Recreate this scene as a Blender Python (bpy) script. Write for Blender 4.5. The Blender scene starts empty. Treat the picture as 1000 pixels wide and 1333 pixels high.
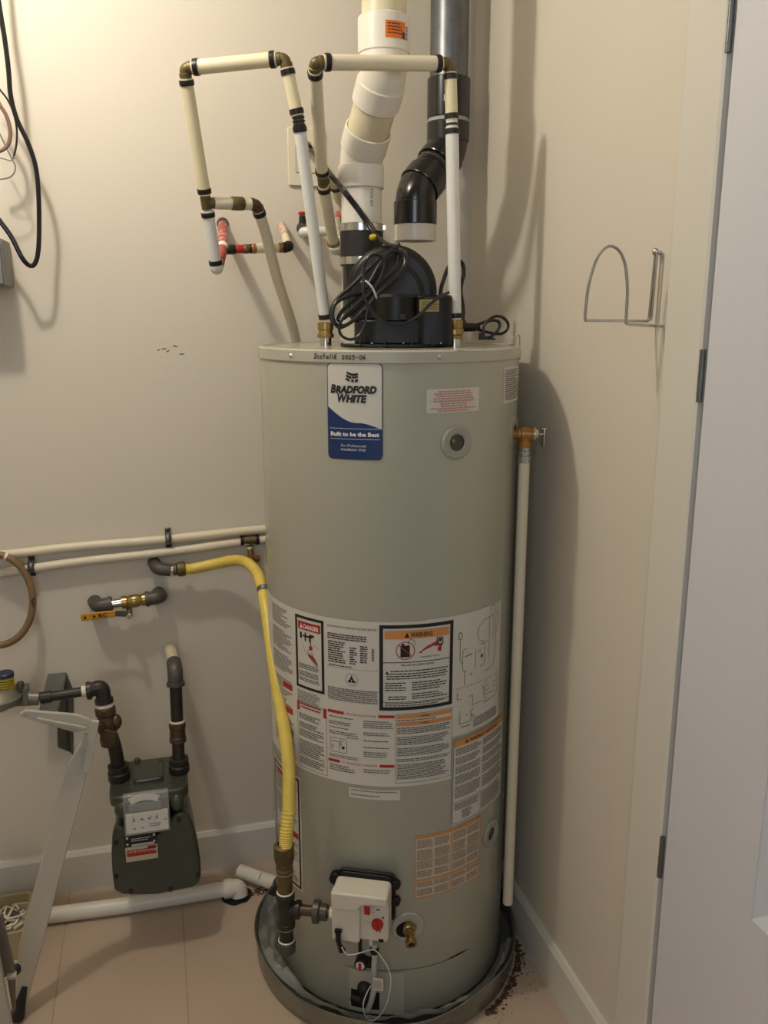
import bpy, bmesh, math, random
from mathutils import Vector, Matrix, noise
random.seed(7)
S = bpy.context.scene
COL = S.collection

# ------------------------------------------------------------------ camera, light, exposure
cam_d = bpy.data.cameras.new('camera'); cam = bpy.data.objects.new('camera', cam_d); COL.objects.link(cam)
cam.location = (0, 0, 1.55)
cam.rotation_euler = (math.radians(90 - 13.1), 0, math.radians(-15.0))
cam_d.sensor_fit = 'AUTO'; cam_d.sensor_width = 36.0; cam_d.lens = 1115.0 / 1333.0 * 36.0
cam_d.clip_start = 0.02
S.camera = cam

world = bpy.data.worlds.new('world'); S.world = world; world.use_nodes = True
bg = world.node_tree.nodes['Background']
bg.inputs[0].default_value = (1.0, 0.93, 0.87, 1); bg.inputs[1].default_value = 0.18

def lamp(name, kind, loc, energy, color, **kw):
    d = bpy.data.lights.new(name, kind); d.energy = energy; d.color = color
    for k, v in kw.items(): setattr(d, k, v)
    o = bpy.data.objects.new(name, d); COL.objects.link(o); o.location = loc
    return o
# the bare ceiling bulb above and left of the frame
lamp('ceiling_bulb_light', 'POINT', (-0.35, 1.53, 2.52), 28.0, (1.0, 0.925, 0.815), shadow_soft_size=0.035)
# cooler daylight coming through the doorway behind the camera
dl = lamp('doorway_daylight', 'AREA', (-0.5, -1.1, 2.05), 13.0, (0.80, 0.88, 1.0), shape='RECTANGLE', size=0.9, size_y=1.1)
dl.rotation_euler = (math.radians(86), 0, math.radians(-22))

S.view_settings.view_transform = 'Standard'; S.view_settings.look = 'None'
S.view_settings.exposure = 0.0; S.view_settings.gamma = 1.0
S.view_settings.use_curve_mapping = False

# ------------------------------------------------------------------ materials
def lin(c):
    return tuple((v / 255 / 12.92) if v / 255 <= 0.04045 else ((v / 255 + 0.055) / 1.055) ** 2.4 for v in c)

def mat(name, rgb, rough=0.5, metal=0.0, var=0.06, scale=14.0, bump=0.0, bscale=80.0, coat=0.0, rgb2=None, spec=0.5, mix=(0.45, 0.62)):
    m = bpy.data.materials.new(name); m.use_nodes = True
    nt = m.node_tree; b = nt.nodes['Principled BSDF']
    c = lin(rgb)
    c2 = lin(rgb2) if rgb2 else tuple(max(0, v * (1 - var)) for v in c)
    tc = nt.nodes.new('ShaderNodeTexCoord'); nz = nt.nodes.new('ShaderNodeTexNoise')
    nz.inputs['Scale'].default_value = scale; nz.inputs['Detail'].default_value = 4
    nt.links.new(tc.outputs['Object'], nz.inputs['Vector'])
    cr = nt.nodes.new('ShaderNodeValToRGB')
    cr.color_ramp.elements[0].color = (*c, 1); cr.color_ramp.elements[1].color = (*c2, 1)
    cr.color_ramp.elements[0].position = mix[0] if rgb2 else 0.3
    cr.color_ramp.elements[1].position = mix[1] if rgb2 else 0.7
    nt.links.new(nz.outputs['Fac'], cr.inputs['Fac']); nt.links.new(cr.outputs['Color'], b.inputs['Base Color'])
    b.inputs['Roughness'].default_value = rough; b.inputs['Metallic'].default_value = metal
    b.inputs['Coat Weight'].default_value = coat; b.inputs['Specular IOR Level'].default_value = spec
    if bump:
        n2 = nt.nodes.new('ShaderNodeTexNoise'); n2.inputs['Scale'].default_value = bscale; n2.inputs['Detail'].default_value = 3
        nt.links.new(tc.outputs['Object'], n2.inputs['Vector'])
        bp = nt.nodes.new('ShaderNodeBump'); bp.inputs['Strength'].default_value = bump; bp.inputs['Distance'].default_value = 0.002
        nt.links.new(n2.outputs['Fac'], bp.inputs['Height']); nt.links.new(bp.outputs['Normal'], b.inputs['Normal'])
    return m

M = dict(
    wall=mat('wall_paint', (214, 206, 190), 0.62, var=0.03, scale=2.2, bump=0.12, bscale=60),
    rwall=mat('right_wall_paint', (214, 206, 190), 0.5, var=0.03, scale=2.5, bump=0.10, bscale=50),
    trim=mat('trim_paint', (214, 210, 198), 0.38, var=0.03, scale=6, bump=0.05),
    door=mat('door_paint', (210, 211, 216), 0.35, var=0.02, scale=4, bump=0.04),
    tile=mat('tile_ceramic', (188, 168, 148), 0.42, var=0.07, scale=5, bump=0.06, bscale=30),
    grout=mat('grout', (172, 154, 132), 0.9, scale=40),
    jacket=mat('jacket_enamel', (172, 171, 154), 0.22, var=0.03, scale=3, coat=0.15),
    cap=mat('cap_enamel', (176, 172, 156), 0.26, var=0.03, scale=5, coat=0.2),
    ring=mat('trim_ring_grey', (158, 156, 144), 0.4, var=0.03),
    galv=mat('galvanised_steel', (120, 122, 124), 0.38, 0.75, var=0.3, scale=30, bump=0.1, bscale=60),
    steel=mat('bright_steel', (205, 205, 200), 0.22, 1.0, var=0.1),
    chrome=mat('chrome_wire', (200, 198, 195), 0.16, 1.0, var=0.05),
    pan=mat('pan_metal', (150, 150, 138), 0.27, 0.65, var=0.3, scale=14, bump=0.15, bscale=18),
    brass=mat('brass', (176, 150, 94), 0.3, 0.8, var=0.3, scale=40),
    oldbrass=mat('tarnished_brass', (116, 100, 66), 0.5, 0.55, var=0.35, scale=50),
    bronze=mat('bronze_valve', (172, 124, 68), 0.42, 0.6, var=0.3, scale=40),
    iron=mat('black_iron', (58, 52, 46), 0.38, 0.35, var=0.35, scale=30, bump=0.2, bscale=90),
    giron=mat('grey_iron', (88, 84, 78), 0.5, 0.3, var=0.25, scale=30, bump=0.2, bscale=90),
    castb=mat('cast_brown_iron', (92, 76, 54), 0.4, 0.4, var=0.4, scale=30, bump=0.2),
    ivory=mat('aged_ivory_pipe', (226, 215, 178), 0.42, var=0.08, scale=12),
    white=mat('white_pipe', (222, 222, 214), 0.38, var=0.03),
    creamp=mat('cream_pipe', (222, 212, 186), 0.42, var=0.05, scale=12),
    pvc=mat('white_pvc', (226, 220, 206), 0.35, var=0.04, scale=8),
    pvcold=mat('yellowed_pvc', (224, 212, 180), 0.42, var=0.2, scale=16),
    black=mat('black_plastic', (22, 21, 20), 0.4, spec=0.35, var=0.2),
    abs=mat('black_abs', (20, 20, 21), 0.24, var=0.2, coat=0.3),
    rubber=mat('black_rubber', (30, 31, 30), 0.55, var=0.2, bump=0.1),
    cord=mat('black_cord', (20, 20, 20), 0.35, var=0.1),
    crimp=mat('black_crimp', (38, 34, 32), 0.38, 0.3, var=0.2),
    yellow=mat('yellow_hose', (224, 198, 92), 0.4, var=0.14, scale=30),
    yell2=mat('yellow_plastic', (196, 168, 30), 0.4, var=0.05),
    handle=mat('yellow_orange_handle', (200, 140, 30), 0.4, var=0.15, scale=60),
    red=mat('red_plastic', (182, 32, 28), 0.35, var=0.1),
    redpipe=mat('red_chipped_paint', (176, 78, 66), 0.5, rgb2=(214, 196, 180), scale=60, mix=(0.55, 0.66)),
    redworn=mat('pink_worn_paint', (200, 150, 134), 0.5, rgb2=(214, 200, 184), scale=60),
    meter=mat('meter_green_paint', (66, 70, 58), 0.33, 0.1, var=0.12, scale=18, bump=0.2, bscale=120, coat=0.2),
    paper=mat('label_paper', (206, 202, 190), 0.45, var=0.02),
    papero=mat('label_paper_tan', (200, 186, 164), 0.5, var=0.03),
    ink=mat('ink_black', (24, 24, 26), 0.5, var=0.05),
    fine=mat('ink_fine_print', (96, 92, 86), 0.55, var=0.2, scale=90),
    fineb=mat('ink_fine_brown', (150, 126, 106), 0.55, var=0.1, scale=90),
    fineo=mat('ink_fine_red', (190, 136, 120), 0.55, var=0.1, scale=90),
    inkred=mat('ink_red', (176, 38, 30), 0.5, var=0.08),
    inkorange=mat('ink_orange', (208, 140, 76), 0.5, var=0.06),
    inkblue=mat('ink_blue', (22, 50, 98), 0.35, var=0.06, scale=50),
    inkwhite=mat('ink_white', (228, 226, 218), 0.45, var=0.02),
    labelorange=mat('sticker_orange', (226, 112, 32), 0.45, var=0.05),
    bluedark=mat('sticker_navy', (36, 48, 74), 0.45),
    valve=mat('gas_valve_plastic', (214, 208, 192), 0.4, var=0.03, scale=10),
    outlet=mat('outlet_plastic', (222, 214, 190), 0.35, var=0.02),
    grey=mat('grey_bracket_steel', (98, 98, 92), 0.45, 0.5, var=0.2, scale=18),
    panel=mat('panel_grey', (120, 120, 116), 0.45, 0.1, var=0.08),
    ladder=mat('white_ladder_paint', (186, 182, 168), 0.4, var=0.06, scale=8),
    ladder2=mat('grey_ladder_rail', (122, 116, 106), 0.45, var=0.1, scale=8),
    brown=mat('brown_tube', (134, 106, 70), 0.4, var=0.25, scale=20),
    purple=mat('mauve_wire', (128, 96, 86), 0.45, var=0.1),
    thinw=mat('thin_grey_wire', (120, 112, 104), 0.45),
    rust=mat('rust_debris', (92, 62, 42), 0.9, rgb2=(52, 38, 28), scale=60),
    dark=mat('dark_cavity', (14, 13, 12), 0.9, var=0.1),
    bin=mat('beige_bin', (176, 160, 120), 0.5, var=0.08),
    boss=mat('grey_regulator', (128, 124, 112), 0.4, 0.5, var=0.25, scale=25),
    gold=mat('gold_plate', (150, 132, 60), 0.4, 0.3, var=0.2, scale=60),
    braid=mat('braided_hose', (190, 182, 164), 0.4, 0.2, var=0.3, scale=120),
    greyplug=mat('grey_union', (92, 86, 78), 0.42, 0.5, var=0.2, scale=40),
)
def glass(name, tint=(1, 1, 1), rough=0.08, alpha=0.25, bump=0.0):
    m = bpy.data.materials.new(name); m.use_nodes = True; nt = m.node_tree
    b = nt.nodes['Principled BSDF']; b.inputs['Base Color'].default_value = (*tint, 1); b.inputs['Roughness'].default_value = rough
    tr = nt.nodes.new('ShaderNodeBsdfTransparent'); mx = nt.nodes.new('ShaderNodeMixShader'); out = nt.nodes['Material Output']
    nz = nt.nodes.new('ShaderNodeTexNoise'); nz.inputs['Scale'].default_value = 22
    tc = nt.nodes.new('ShaderNodeTexCoord'); nt.links.new(tc.outputs['Object'], nz.inputs['Vector'])
    mr = nt.nodes.new('ShaderNodeMapRange'); mr.inputs[3].default_value = alpha * 0.6; mr.inputs[4].default_value = alpha * 1.4
    nt.links.new(nz.outputs['Fac'], mr.inputs[0]); nt.links.new(mr.outputs[0], mx.inputs[0])
    nt.links.new(tr.outputs[0], mx.inputs[1]); nt.links.new(b.outputs[0], mx.inputs[2]); nt.links.new(mx.outputs[0], out.inputs[0])
    if bump:
        bp = nt.nodes.new('ShaderNodeBump'); bp.inputs['Strength'].default_value = bump
        nt.links.new(nz.outputs['Fac'], bp.inputs['Height']); nt.links.new(bp.outputs['Normal'], b.inputs['Normal'])
    return m
M['clear'] = glass('clear_plastic', (0.8, 0.8, 0.76), 0.08, 0.22)
M['film'] = glass('clear_film', (0.72, 0.71, 0.66), 0.10, 0.28, 0.4)
M['sleeve'] = glass('clear_sleeve', (0.75, 0.74, 0.70), 0.25, 0.6)

# ------------------------------------------------------------------ mesh helpers
def V(p): return Vector(p)
def frame_of(d):
    d = d.normalized(); a = Vector((0, 0, 1)) if abs(d.z) < 0.9 else Vector((1, 0, 0))
    x = d.cross(a).normalized(); return x, d.cross(x).normalized()
def cyl(bm, p0, p1, r0, r1=None, seg=24, cap=True):
    p0, p1 = V(p0), V(p1); r1 = r0 if r1 is None else r1
    x, y = frame_of(p1 - p0)
    rings = []
    for p, r in ((p0, r0), (p1, r1)):
        rings.append([bm.verts.new(p + x * (r * math.cos(2 * math.pi * i / seg)) + y * (r * math.sin(2 * math.pi * i / seg))) for i in range(seg)])
    for i in range(seg):
        j = (i + 1) % seg; bm.faces.new((rings[0][i], rings[0][j], rings[1][j], rings[1][i]))
    if cap: bm.faces.new(rings[0][::-1]); bm.faces.new(rings[1])
def lathe(bm, prof, origin, axis, seg=24, closed=False):
    """prof: list of (radius, height along axis)"""
    o = V(origin); ax = V(axis).normalized(); x, y = frame_of(ax); rings = []
    for r, h in prof:
        if r < 1e-6: rings.append([bm.verts.new(o + ax * h)])
        else: rings.append([bm.verts.new(o + ax * h + x * (r * math.cos(2 * math.pi * i / seg)) + y * (r * math.sin(2 * math.pi * i / seg))) for i in range(seg)])
    prs = list(zip(rings, rings[1:]))
    if closed: prs.append((rings[-1], rings[0]))
    for a, b in prs:
        for i in range(seg):
            j = (i + 1) % seg
            if len(a) == 1 and len(b) == 1: continue
            if len(a) == 1: bm.faces.new((a[0], b[j], b[i]))
            elif len(b) == 1: bm.faces.new((a[i], a[j], b[0]))
            else: bm.faces.new((a[i], a[j], b[j], b[i]))
def smooth(pts, n=6):
    P = [V(p) for p in pts]
    if len(P) < 3: return P
    Q = [P[0] * 2 - P[1]] + P + [P[-1] * 2 - P[-2]]; out = []
    for i in range(1, len(Q) - 2):
        a, b, c, d = Q[i - 1], Q[i], Q[i + 1], Q[i + 2]
        for k in range(n):
            t = k / n
            out.append(0.5 * ((2 * b) + (c - a) * t + (2 * a - 5 * b + 4 * c - d) * t * t + (3 * b - a - 3 * c + d) * t ** 3))
    out.append(P[-1]); return out
def fillet(pts, rad, n=6):
    P = [V(p) for p in pts]; out = [P[0]]
    for i in range(1, len(P) - 1):
        a, b, c = P[i - 1], P[i], P[i + 1]
        u = (a - b); v = (c - b); r = min(rad, u.length * 0.49, v.length * 0.49)
        s = b + u.normalized() * r; e = b + v.normalized() * r
        for k in range(n + 1):
            t = k / n; out.append(s * (1 - t) ** 2 + b * 2 * t * (1 - t) + e * t * t)
    out.append(P[-1]); return out
def tube(bm, pts, r, seg=12, cap=True, closed=False):
    P = [V(p) for p in pts]; n = len(P); rings = []
    R = r if isinstance(r, (list, tuple)) else [r] * n
    T = []
    for i in range(n):
        a = P[(i - 1) % n] if (closed or i > 0) else P[i]; b = P[(i + 1) % n] if (closed or i < n - 1) else P[i]
        T.append((b - a).normalized())
    x, _ = frame_of(T[0])
    for i in range(n):
        x = (x - T[i] * x.dot(T[i]))
        x = x.normalized() if x.length > 1e-6 else frame_of(T[i])[0]
        y = T[i].cross(x)
        rings.append([bm.verts.new(P[i] + x * (R[i] * math.cos(2 * math.pi * k / seg)) + y * (R[i] * math.sin(2 * math.pi * k / seg))) for k in range(seg)])
    rng = range(n) if closed else range(n - 1)
    for i in rng:
        a, b = rings[i], rings[(i + 1) % n]
        for k in range(seg):
            j = (k + 1) % seg; bm.faces.new((a[k], a[j], b[j], b[k]))
    if cap and not closed: bm.faces.new(rings[0][::-1]); bm.faces.new(rings[-1])
def box(bm, lo, hi):
    vs = [bm.verts.new((x, y, z)) for x in (lo[0], hi[0]) for y in (lo[1], hi[1]) for z in (lo[2], hi[2])]
    for f in ((0, 1, 3, 2), (4, 6, 7, 5), (0, 4, 5, 1), (2, 3, 7, 6), (0, 2, 6, 4), (1, 5, 7, 3)): bm.faces.new([vs[i] for i in f])
def obox(bm, c, A, B, Cc):
    """box centred at c with half-axis vectors A, B, Cc"""
    c, A, B, Cc = V(c), V(A), V(B), V(Cc)
    vs = [bm.verts.new(c + A * i + B * j + Cc * k) for i in (-1, 1) for j in (-1, 1) for k in (-1, 1)]
    for f in ((0, 1, 3, 2), (4, 6, 7, 5), (0, 4, 5, 1), (2, 3, 7, 6), (0, 2, 6, 4), (1, 5, 7, 3)): bm.faces.new([vs[i] for i in f])
def prism(bm, outline, d):
    """outline: list of 3-D points; extruded by vector d"""
    a = [bm.verts.new(V(p)) for p in outline]; b = [bm.verts.new(V(p) + V(d)) for p in outline]; n = len(a)
    bm.faces.new(a); bm.faces.new(b[::-1])
    for i in range(n): bm.faces.new((a[i], b[i], b[(i + 1) % n], a[(i + 1) % n]))
def sphere(bm, c, r, sx=1, sy=1, sz=1, seg=16):
    bmesh.ops.create_uvsphere(bm, u_segments=seg, v_segments=seg // 2, radius=1, matrix=Matrix.Translation(c) @ Matrix.Diagonal((r * sx, r * sy, r * sz, 1)))
def rrect(x0, y0, x1, y1, r, n=4):
    pts = []
    for cx, cy, a0 in ((x1 - r, y1 - r, 0), (x0 + r, y1 - r, 90), (x0 + r, y0 + r, 180), (x1 - r, y0 + r, 270)):
        for k in range(n + 1):
            a = math.radians(a0 + 90 * k / n); pts.append((cx + r * math.cos(a), cy + r * math.sin(a)))
    return pts

def obj(name, bm, m, parent=None, bevel=0.0, flat=False, stuff=False, seg=2):
    bmesh.ops.recalc_face_normals(bm, faces=bm.faces)
    if not flat:
        for f in bm.faces: f.smooth = True
        for e in bm.edges:
            if len(e.link_faces) == 2 and e.calc_face_angle(0) > 0.55: e.smooth = False
    me = bpy.data.meshes.new(name); bm.to_mesh(me); bm.free(); me.materials.append(m if not isinstance(m, str) else M[m])
    o = bpy.data.objects.new(name, me); COL.objects.link(o)
    if parent is not None:
        o.parent = parent
        L = parent.location.copy(); p = parent.parent
        while p is not None: L += p.location; p = p.parent
        o.location = -L
    if bevel:
        b = o.modifiers.new('bevel', 'BEVEL'); b.width = bevel; b.segments = seg; b.limit_method = 'ANGLE'; b.angle_limit = math.radians(30)
    if stuff: o['kind'] = 'stuff'
    return o
def thing(name, label, cat, loc, group=None):
    o = bpy.data.objects.new(name, None); COL.objects.link(o); o.location = loc; o.empty_display_size = 0.05
    o['label'] = label; o['category'] = cat
    if group: o['group'] = group
    return o
def tag(o, label, cat, group=None):
    o['label'] = label; o['category'] = cat
    if group: o['group'] = group
    return o
def lab(o, t): o['label'] = t; return o
def struct(name, bm, m, parent=None, bevel=0.0, flat=False):
    o = obj(name, bm, m, parent, bevel, flat)
    if parent is None: o['kind'] = 'structure'
    return o
def nb(): return bmesh.new()

# ---- surfaces for print: map (s, t) in metres to a point
class Wrap:
    def __init__(s, o, axis, ref, R):
        s.o = V(o); s.a = V(axis).normalized(); r = V(ref); s.f = (r - s.a * r.dot(s.a)).normalized(); s.g = s.a.cross(s.f); s.R = R
    def __call__(s, u, v, h=0.0):
        th = u / s.R; r = s.R + h
        return s.o + s.f * (r * math.cos(th)) + s.g * (r * math.sin(th)) + s.a * v
class Flat:
    def __init__(s, o, U, Vv):
        s.o = V(o); s.U = V(U).normalized(); s.V = V(Vv); s.V = (s.V - s.U * s.V.dot(s.U)).normalized(); s.N = s.U.cross(s.V)
    def __call__(s, u, v, h=0.0): return s.o + s.U * u + s.V * v + s.N * h
class Turn:      # rotate print by 90 degrees: text runs along the pipe
    def __init__(s, m, sign=1): s.m = m; s.k = sign
    def __call__(s, u, v, h=0.0): return s.m(-v * s.k, u * s.k, h)
def patch(bm, mp, u0, u1, v0, v1, h, step=0.006, shear=0.0):
    """flat-colour rectangle on the surface; v0, v1 may be functions of u"""
    f0 = v0 if callable(v0) else (lambda u: v0); f1 = v1 if callable(v1) else (lambda u: v1)
    n = max(1, int(abs(u1 - u0) / step)); prev = None
    for i in range(n + 1):
        u = u0 + (u1 - u0) * i / n
        cur = (bm.verts.new(mp(u, f0(u), h)), bm.verts.new(mp(u, f1(u), h)))
        if prev: bm.faces.new((prev[0], cur[0], cur[1], prev[1]))
        prev = cur
def rpatch(bm, mp, u0, u1, v0, v1, h, r=0.004, step=0.004):
    """rounded rectangle"""
    def cut(u):
        d = min(u - u0, u1 - u)
        return 0 if d >= r else r - math.sqrt(max(0, r * r - (r - d) ** 2))
    us = [u0 + r * (1 - math.cos(math.radians(a))) for a in (0, 20, 40, 60, 90)]
    n = max(1, int((u1 - u0 - 2 * r) / step)); us += [u0 + r + (u1 - u0 - 2 * r) * i / n for i in range(1, n)]
    us += [u1 - r * (1 - math.cos(math.radians(a))) for a in (90, 60, 40, 20, 0)]
    prev = None
    for u in us:
        c = cut(u); cur = (bm.verts.new(mp(u, v0 + c, h)), bm.verts.new(mp(u, v1 - c, h)))
        if prev: bm.faces.new((prev[0], cur[0], cur[1], prev[1]))
        prev = cur
def frame(bm, mp, u0, u1, v0, v1, w, h):
    patch(bm, mp, u0, u1, v0, v0 + w, h); patch(bm, mp, u0, u1, v1 - w, v1, h)
    patch(bm, mp, u0, u0 + w, v0, v1, h); patch(bm, mp, u1 - w, u1, v0, v1, h)
def text(bm, mp, s, u, v, w, hgt, h, bold=0.0, shear=0.0, align='C'):
    """text fitted into width w (None: natural) and height hgt, centred at u (or from u), base line v"""
    cu = bpy.data.curves.new('t', 'FONT'); cu.body = s; cu.offset = bold; cu.shear = shear; cu.resolution_u = 2; cu.size = 1
    ob = bpy.data.objects.new('t', cu); me = ob.to_mesh()
    if me is None or not me.vertices:
        bpy.data.objects.remove(ob); return
    xs = [q.co.x for q in me.vertices]; x0, x1 = min(xs), max(xs); ky = hgt / 0.72
    kx = ky if w is None else w / (x1 - x0)
    off = {'C': -(x0 + x1) / 2, 'L': -x0, 'R': -x1}[align]
    vs = [bm.verts.new(mp(u + (q.co.x + off) * kx, v + q.co.y * ky, h)) for q in me.vertices]
    for p in me.polygons:
        try: bm.faces.new([vs[i] for i in p.vertices])
        except ValueError: pass
    ob.to_mesh_clear(); bpy.data.objects.remove(ob); bpy.data.curves.remove(cu)
def lines(bm, mp, u0, u1, vtop, vbot, pitch, h, fill=0.45, ragged=0.25, rnd=None, word=(0.004, 0.012)):
    """rows of small word-like marks, as print too small to read"""
    rnd = rnd or random.Random(int((u0 + vtop) * 1e4) & 0xffff); v = vtop
    while v - pitch * fill > vbot:
        end = u1 - (u1 - u0) * (rnd.random() ** 2) * ragged; u = u0
        while u < end - 0.002:
            w = min(rnd.uniform(*word), end - u); patch(bm, mp, u, u + w, v - pitch * fill, v, h, step=0.01); u += w + 0.0012
        v -= pitch
def stroke(bm, mp, pts, w, h):
    P = [Vector((a, b)) for a, b in pts]
    for a, b in zip(P, P[1:]):
        d = (b - a)
        if d.length < 1e-6: continue
        n = Vector((-d.y, d.x)).normalized() * w / 2; e = d.normalized() * w * 0.3
        vs = [bm.verts.new(mp(q.x, q.y, h)) for q in (a - n - e, b - n + e, b + n + e, a + n - e)]; bm.faces.new(vs)

WY = 2.22; WX = 0.83; CZ = 2.62
# ------------------------------------------------------------------ setting
bm = nb(); box(bm, (-1.6, WY, 0), (WX + 0.12, WY + 0.12, CZ)); wall_back = struct('wall_back', bm, 'wall', flat=True)
bm = nb(); box(bm, (-1.72, -0.4, 0), (-1.6, WY + 0.12, CZ)); struct('wall_left', bm, 'wall', flat=True)
bm = nb(); box(bm, (WX, 1.268, 0), (WX + 0.12, WY, CZ)); wall_right = struct('wall_right', bm, 'rwall', flat=True)
bm = nb(); box(bm, (WX, 0.2, 2.12), (WX + 0.12, 1.268, CZ)); struct('wall_right', bm, 'rwall', flat=True)
bm = nb(); box(bm, (-1.6, -0.4, CZ), (WX + 0.12, WY + 0.12, CZ + 0.1)); struct('ceiling', bm, 'wall', flat=True)
bm = nb(); box(bm, (-1.6, -0.4, -0.06), (WX + 0.12, WY + 0.12, -0.0012)); floor = struct('floor', bm, 'grout', flat=True)
# floor tiles laid on the slab, joints recessed
TW = 0.2965; g = 0.0024
for i in range(-4, 4):
    x0 = -0.005 + i * TW; x1 = min(x0 + TW, WX) ; x0 = max(x0, -1.2)
    off = 1.615 if i > 0 else 1.2
    if i in (-1, 0): off = 0.985 + 0.02 * i
    for k in range(-3, 3):
        y0 = off + k * 1.19; y1 = min(y0 + 1.19, WY)
        if y1 < 0.4 or y0 > WY - 0.02 or x1 - x0 < 0.02: continue
        bm = nb(); box(bm, (x0 + g / 2, y0 + g / 2, -0.02), (x1 - g / 2, y1 - g / 2, 0.0))
        obj('floor_tile', bm, 'tile', floor, bevel=0.0012, flat=True, seg=1)
# baseboards with a small cove at the top
def base_profile(hh=0.118, t=0.014): return [(0, 0), (t, 0), (t, hh - 0.012), (t * 0.55, hh), (0, hh)]
bm = nb(); prism(bm, [(-1.6, WY - a, b) for a, b in base_profile()], (WX + 1.6, 0, 0)); struct('baseboard_back', bm, 'trim', flat=True)
bm = nb(); prism(bm, [(WX - a, 1.268, b) for a, b in base_profile()], (0, WY - 1.268 - 0.014, 0)); struct('baseboard_right', bm, 'trim', flat=True)
# door casing and door
bm = nb(); prism(bm, [(WX + 0.01, 1.268, 0), (WX - 0.012, 1.268, 0), (WX - 0.015, 1.262, 0), (WX - 0.015, 1.170, 0), (WX - 0.012, 1.165, 0), (WX + 0.12, 1.166, 0), (WX + 0.12, 1.268, 0)], (0, 0, 2.12))
struct('trim_1', bm, 'trim', flat=True)
bm = nb(); box(bm, (WX - 0.017, 0.2, 2.10), (WX + 0.1, 1.268, 2.19)); struct('trim_2', bm, 'trim', flat=True)
bm = nb(); dy1 = 1.153; dy0 = 0.34; dx = WX - 0.010
# door: stiles and rails around two recessed panels
def dbox(y0, y1, z0, z1, x0=dx, x1=dx + 0.035): box(bm, (x0, y0, z0), (x1, y1, z1))
dbox(0.932, dy1, 0.01, 2.09); dbox(dy0, 0.564, 0.01, 2.09); dbox(0.564, 0.932, 0.01, 0.16); dbox(0.564, 0.932, 0.40, 0.664); dbox(0.564, 0.932, 1.93, 2.09)
dbox(0.564, 0.932, 0.16, 2.0, dx + 0.016, dx + 0.03)
door = struct('door_1', bm, 'door', flat=True)
for z0, z1 in ((0.16, 0.40), (0.664, 1.93)):
    bm = nb()
    for a, b in ((0.0, 0.022), ):
        o1 = [(0.564, z0), (0.932, z0), (0.932, z1), (0.564, z1)]; o2 = [(0.564 + b, z0 + b), (0.932 - b, z0 + b), (0.932 - b, z1 - b), (0.564 + b, z1 - b)]
        v1 = [bm.verts.new((dx + 0.001, *p)) for p in o1]; v2 = [bm.verts.new((dx + 0.013, *p)) for p in o2]
        for i in range(4): bm.faces.new((v1[i], v1[(i + 1) % 4], v2[(i + 1) % 4], v2[i]))
        q1 = [(0.564 + .045, z0 + .045), (0.932 - .045, z0 + .045), (0.932 - .045, z1 - .045), (0.564 + .045, z1 - .045)]
        q2 = [(0.564 + .065, z0 + .065), (0.932 - .065, z0 + .065), (0.932 - .065, z1 - .065), (0.564 + .065, z1 - .065)]
        w0 = [bm.verts.new((dx + 0.0155, *p)) for p in q1]; w1 = [bm.verts.new((dx + 0.006, *p)) for p in q2]
        for i in range(4): bm.faces.new((w0[i], w0[(i + 1) % 4], w1[(i + 1) % 4], w1[i]))
        bm.faces.new(w1)
    obj('door_moulding', bm, 'door', door, flat=True)
for z in (1.455, 0.615, 1.95):
    bm = nb(); cyl(bm, (dx - 0.003, 1.161, z - 0.04), (dx - 0.003, 1.161, z + 0.04), 0.0045, seg=12)
    for k in (-1, 0, 1): cyl(bm, (dx - 0.003, 1.161, z + k * 0.027 - 0.0005), (dx - 0.003, 1.161, z + k * 0.027 + 0.0005), 0.005, seg=12)
    obj('hinge', bm, 'galv', door)

# ------------------------------------------------------------------ water heater
TX, TY, TR = 0.502, 1.828, 0.28
TOP = 1.482
wh = thing('water_heater', 'tall grey cylindrical gas water heater covered in warning labels', 'water heater', (TX, TY, 0.012))
W = Wrap((TX, TY, 0), (0, 0, 1), (0, -1, 0), TR)
bm = nb(); lathe(bm, [(0, 0.014), (TR - 0.002, 0.014), (TR, 0.018), (TR, 1.46)], (TX, TY, 0), (0, 0, 1), 160); obj('jacket', bm, 'jacket', wh)
rc = TR + 0.0035
bm = nb(); lathe(bm, [(TR - 0.001, 1.4575), (rc - 0.001, 1.4575), (rc, 1.459), (rc, TOP - 0.003), (rc - 0.003, TOP), (rc - 0.012, TOP), (rc - 0.014, TOP - 0.002), (0, TOP - 0.002)], (TX, TY, 0), (0, 0, 1), 160); obj('top_cap', bm, 'cap', wh)
# screws on the cap ring
for s in (-0.283, 0.019, 0.30):
    bm = nb(); p = W(s, 1.469, 0.003); n = (p - V((TX, TY, 1.469))).normalized()
    lathe(bm, [(0.0042, 0), (0.0042, 0.0012), (0.0025, 0.003), (0, 0.0034)], p, n, 12); obj('screw', bm, 'steel', wh)
# top sticker lying on the cap
bm = nb(); ft = Flat((0.47, 1.575, TOP), (0.964, -0.265, 0), (0.265, 0.964, 0)); patch(bm, ft, -0.03, 0.11, 0.0, 0.028, -0.0012); obj('cap_sticker', bm, 'paper', wh, flat=True)
bm = nb(); lines(bm, ft, -0.026, 0.105, 0.025, 0.004, 0.006, -0.0008); obj('fine_print', bm, 'fine', wh, flat=True, stuff=True)
# small wire clip at the right of the cap
bm = nb(); tube(bm, smooth([(0.7427,1.72,1.4977),(0.7485,1.71,1.5058),(0.7548,1.71,1.501),(0.7565,1.71,1.4819),(0.7576,1.71,1.453)]), 0.0016, 8); obj('wire_clip', bm, 'steel', wh)

def prints(parent, d):
    for nm, m, b, stuff in d:
        if len(b.faces): obj(nm, b, m, parent, flat=True, stuff=stuff)
        else: b.free()
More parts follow.
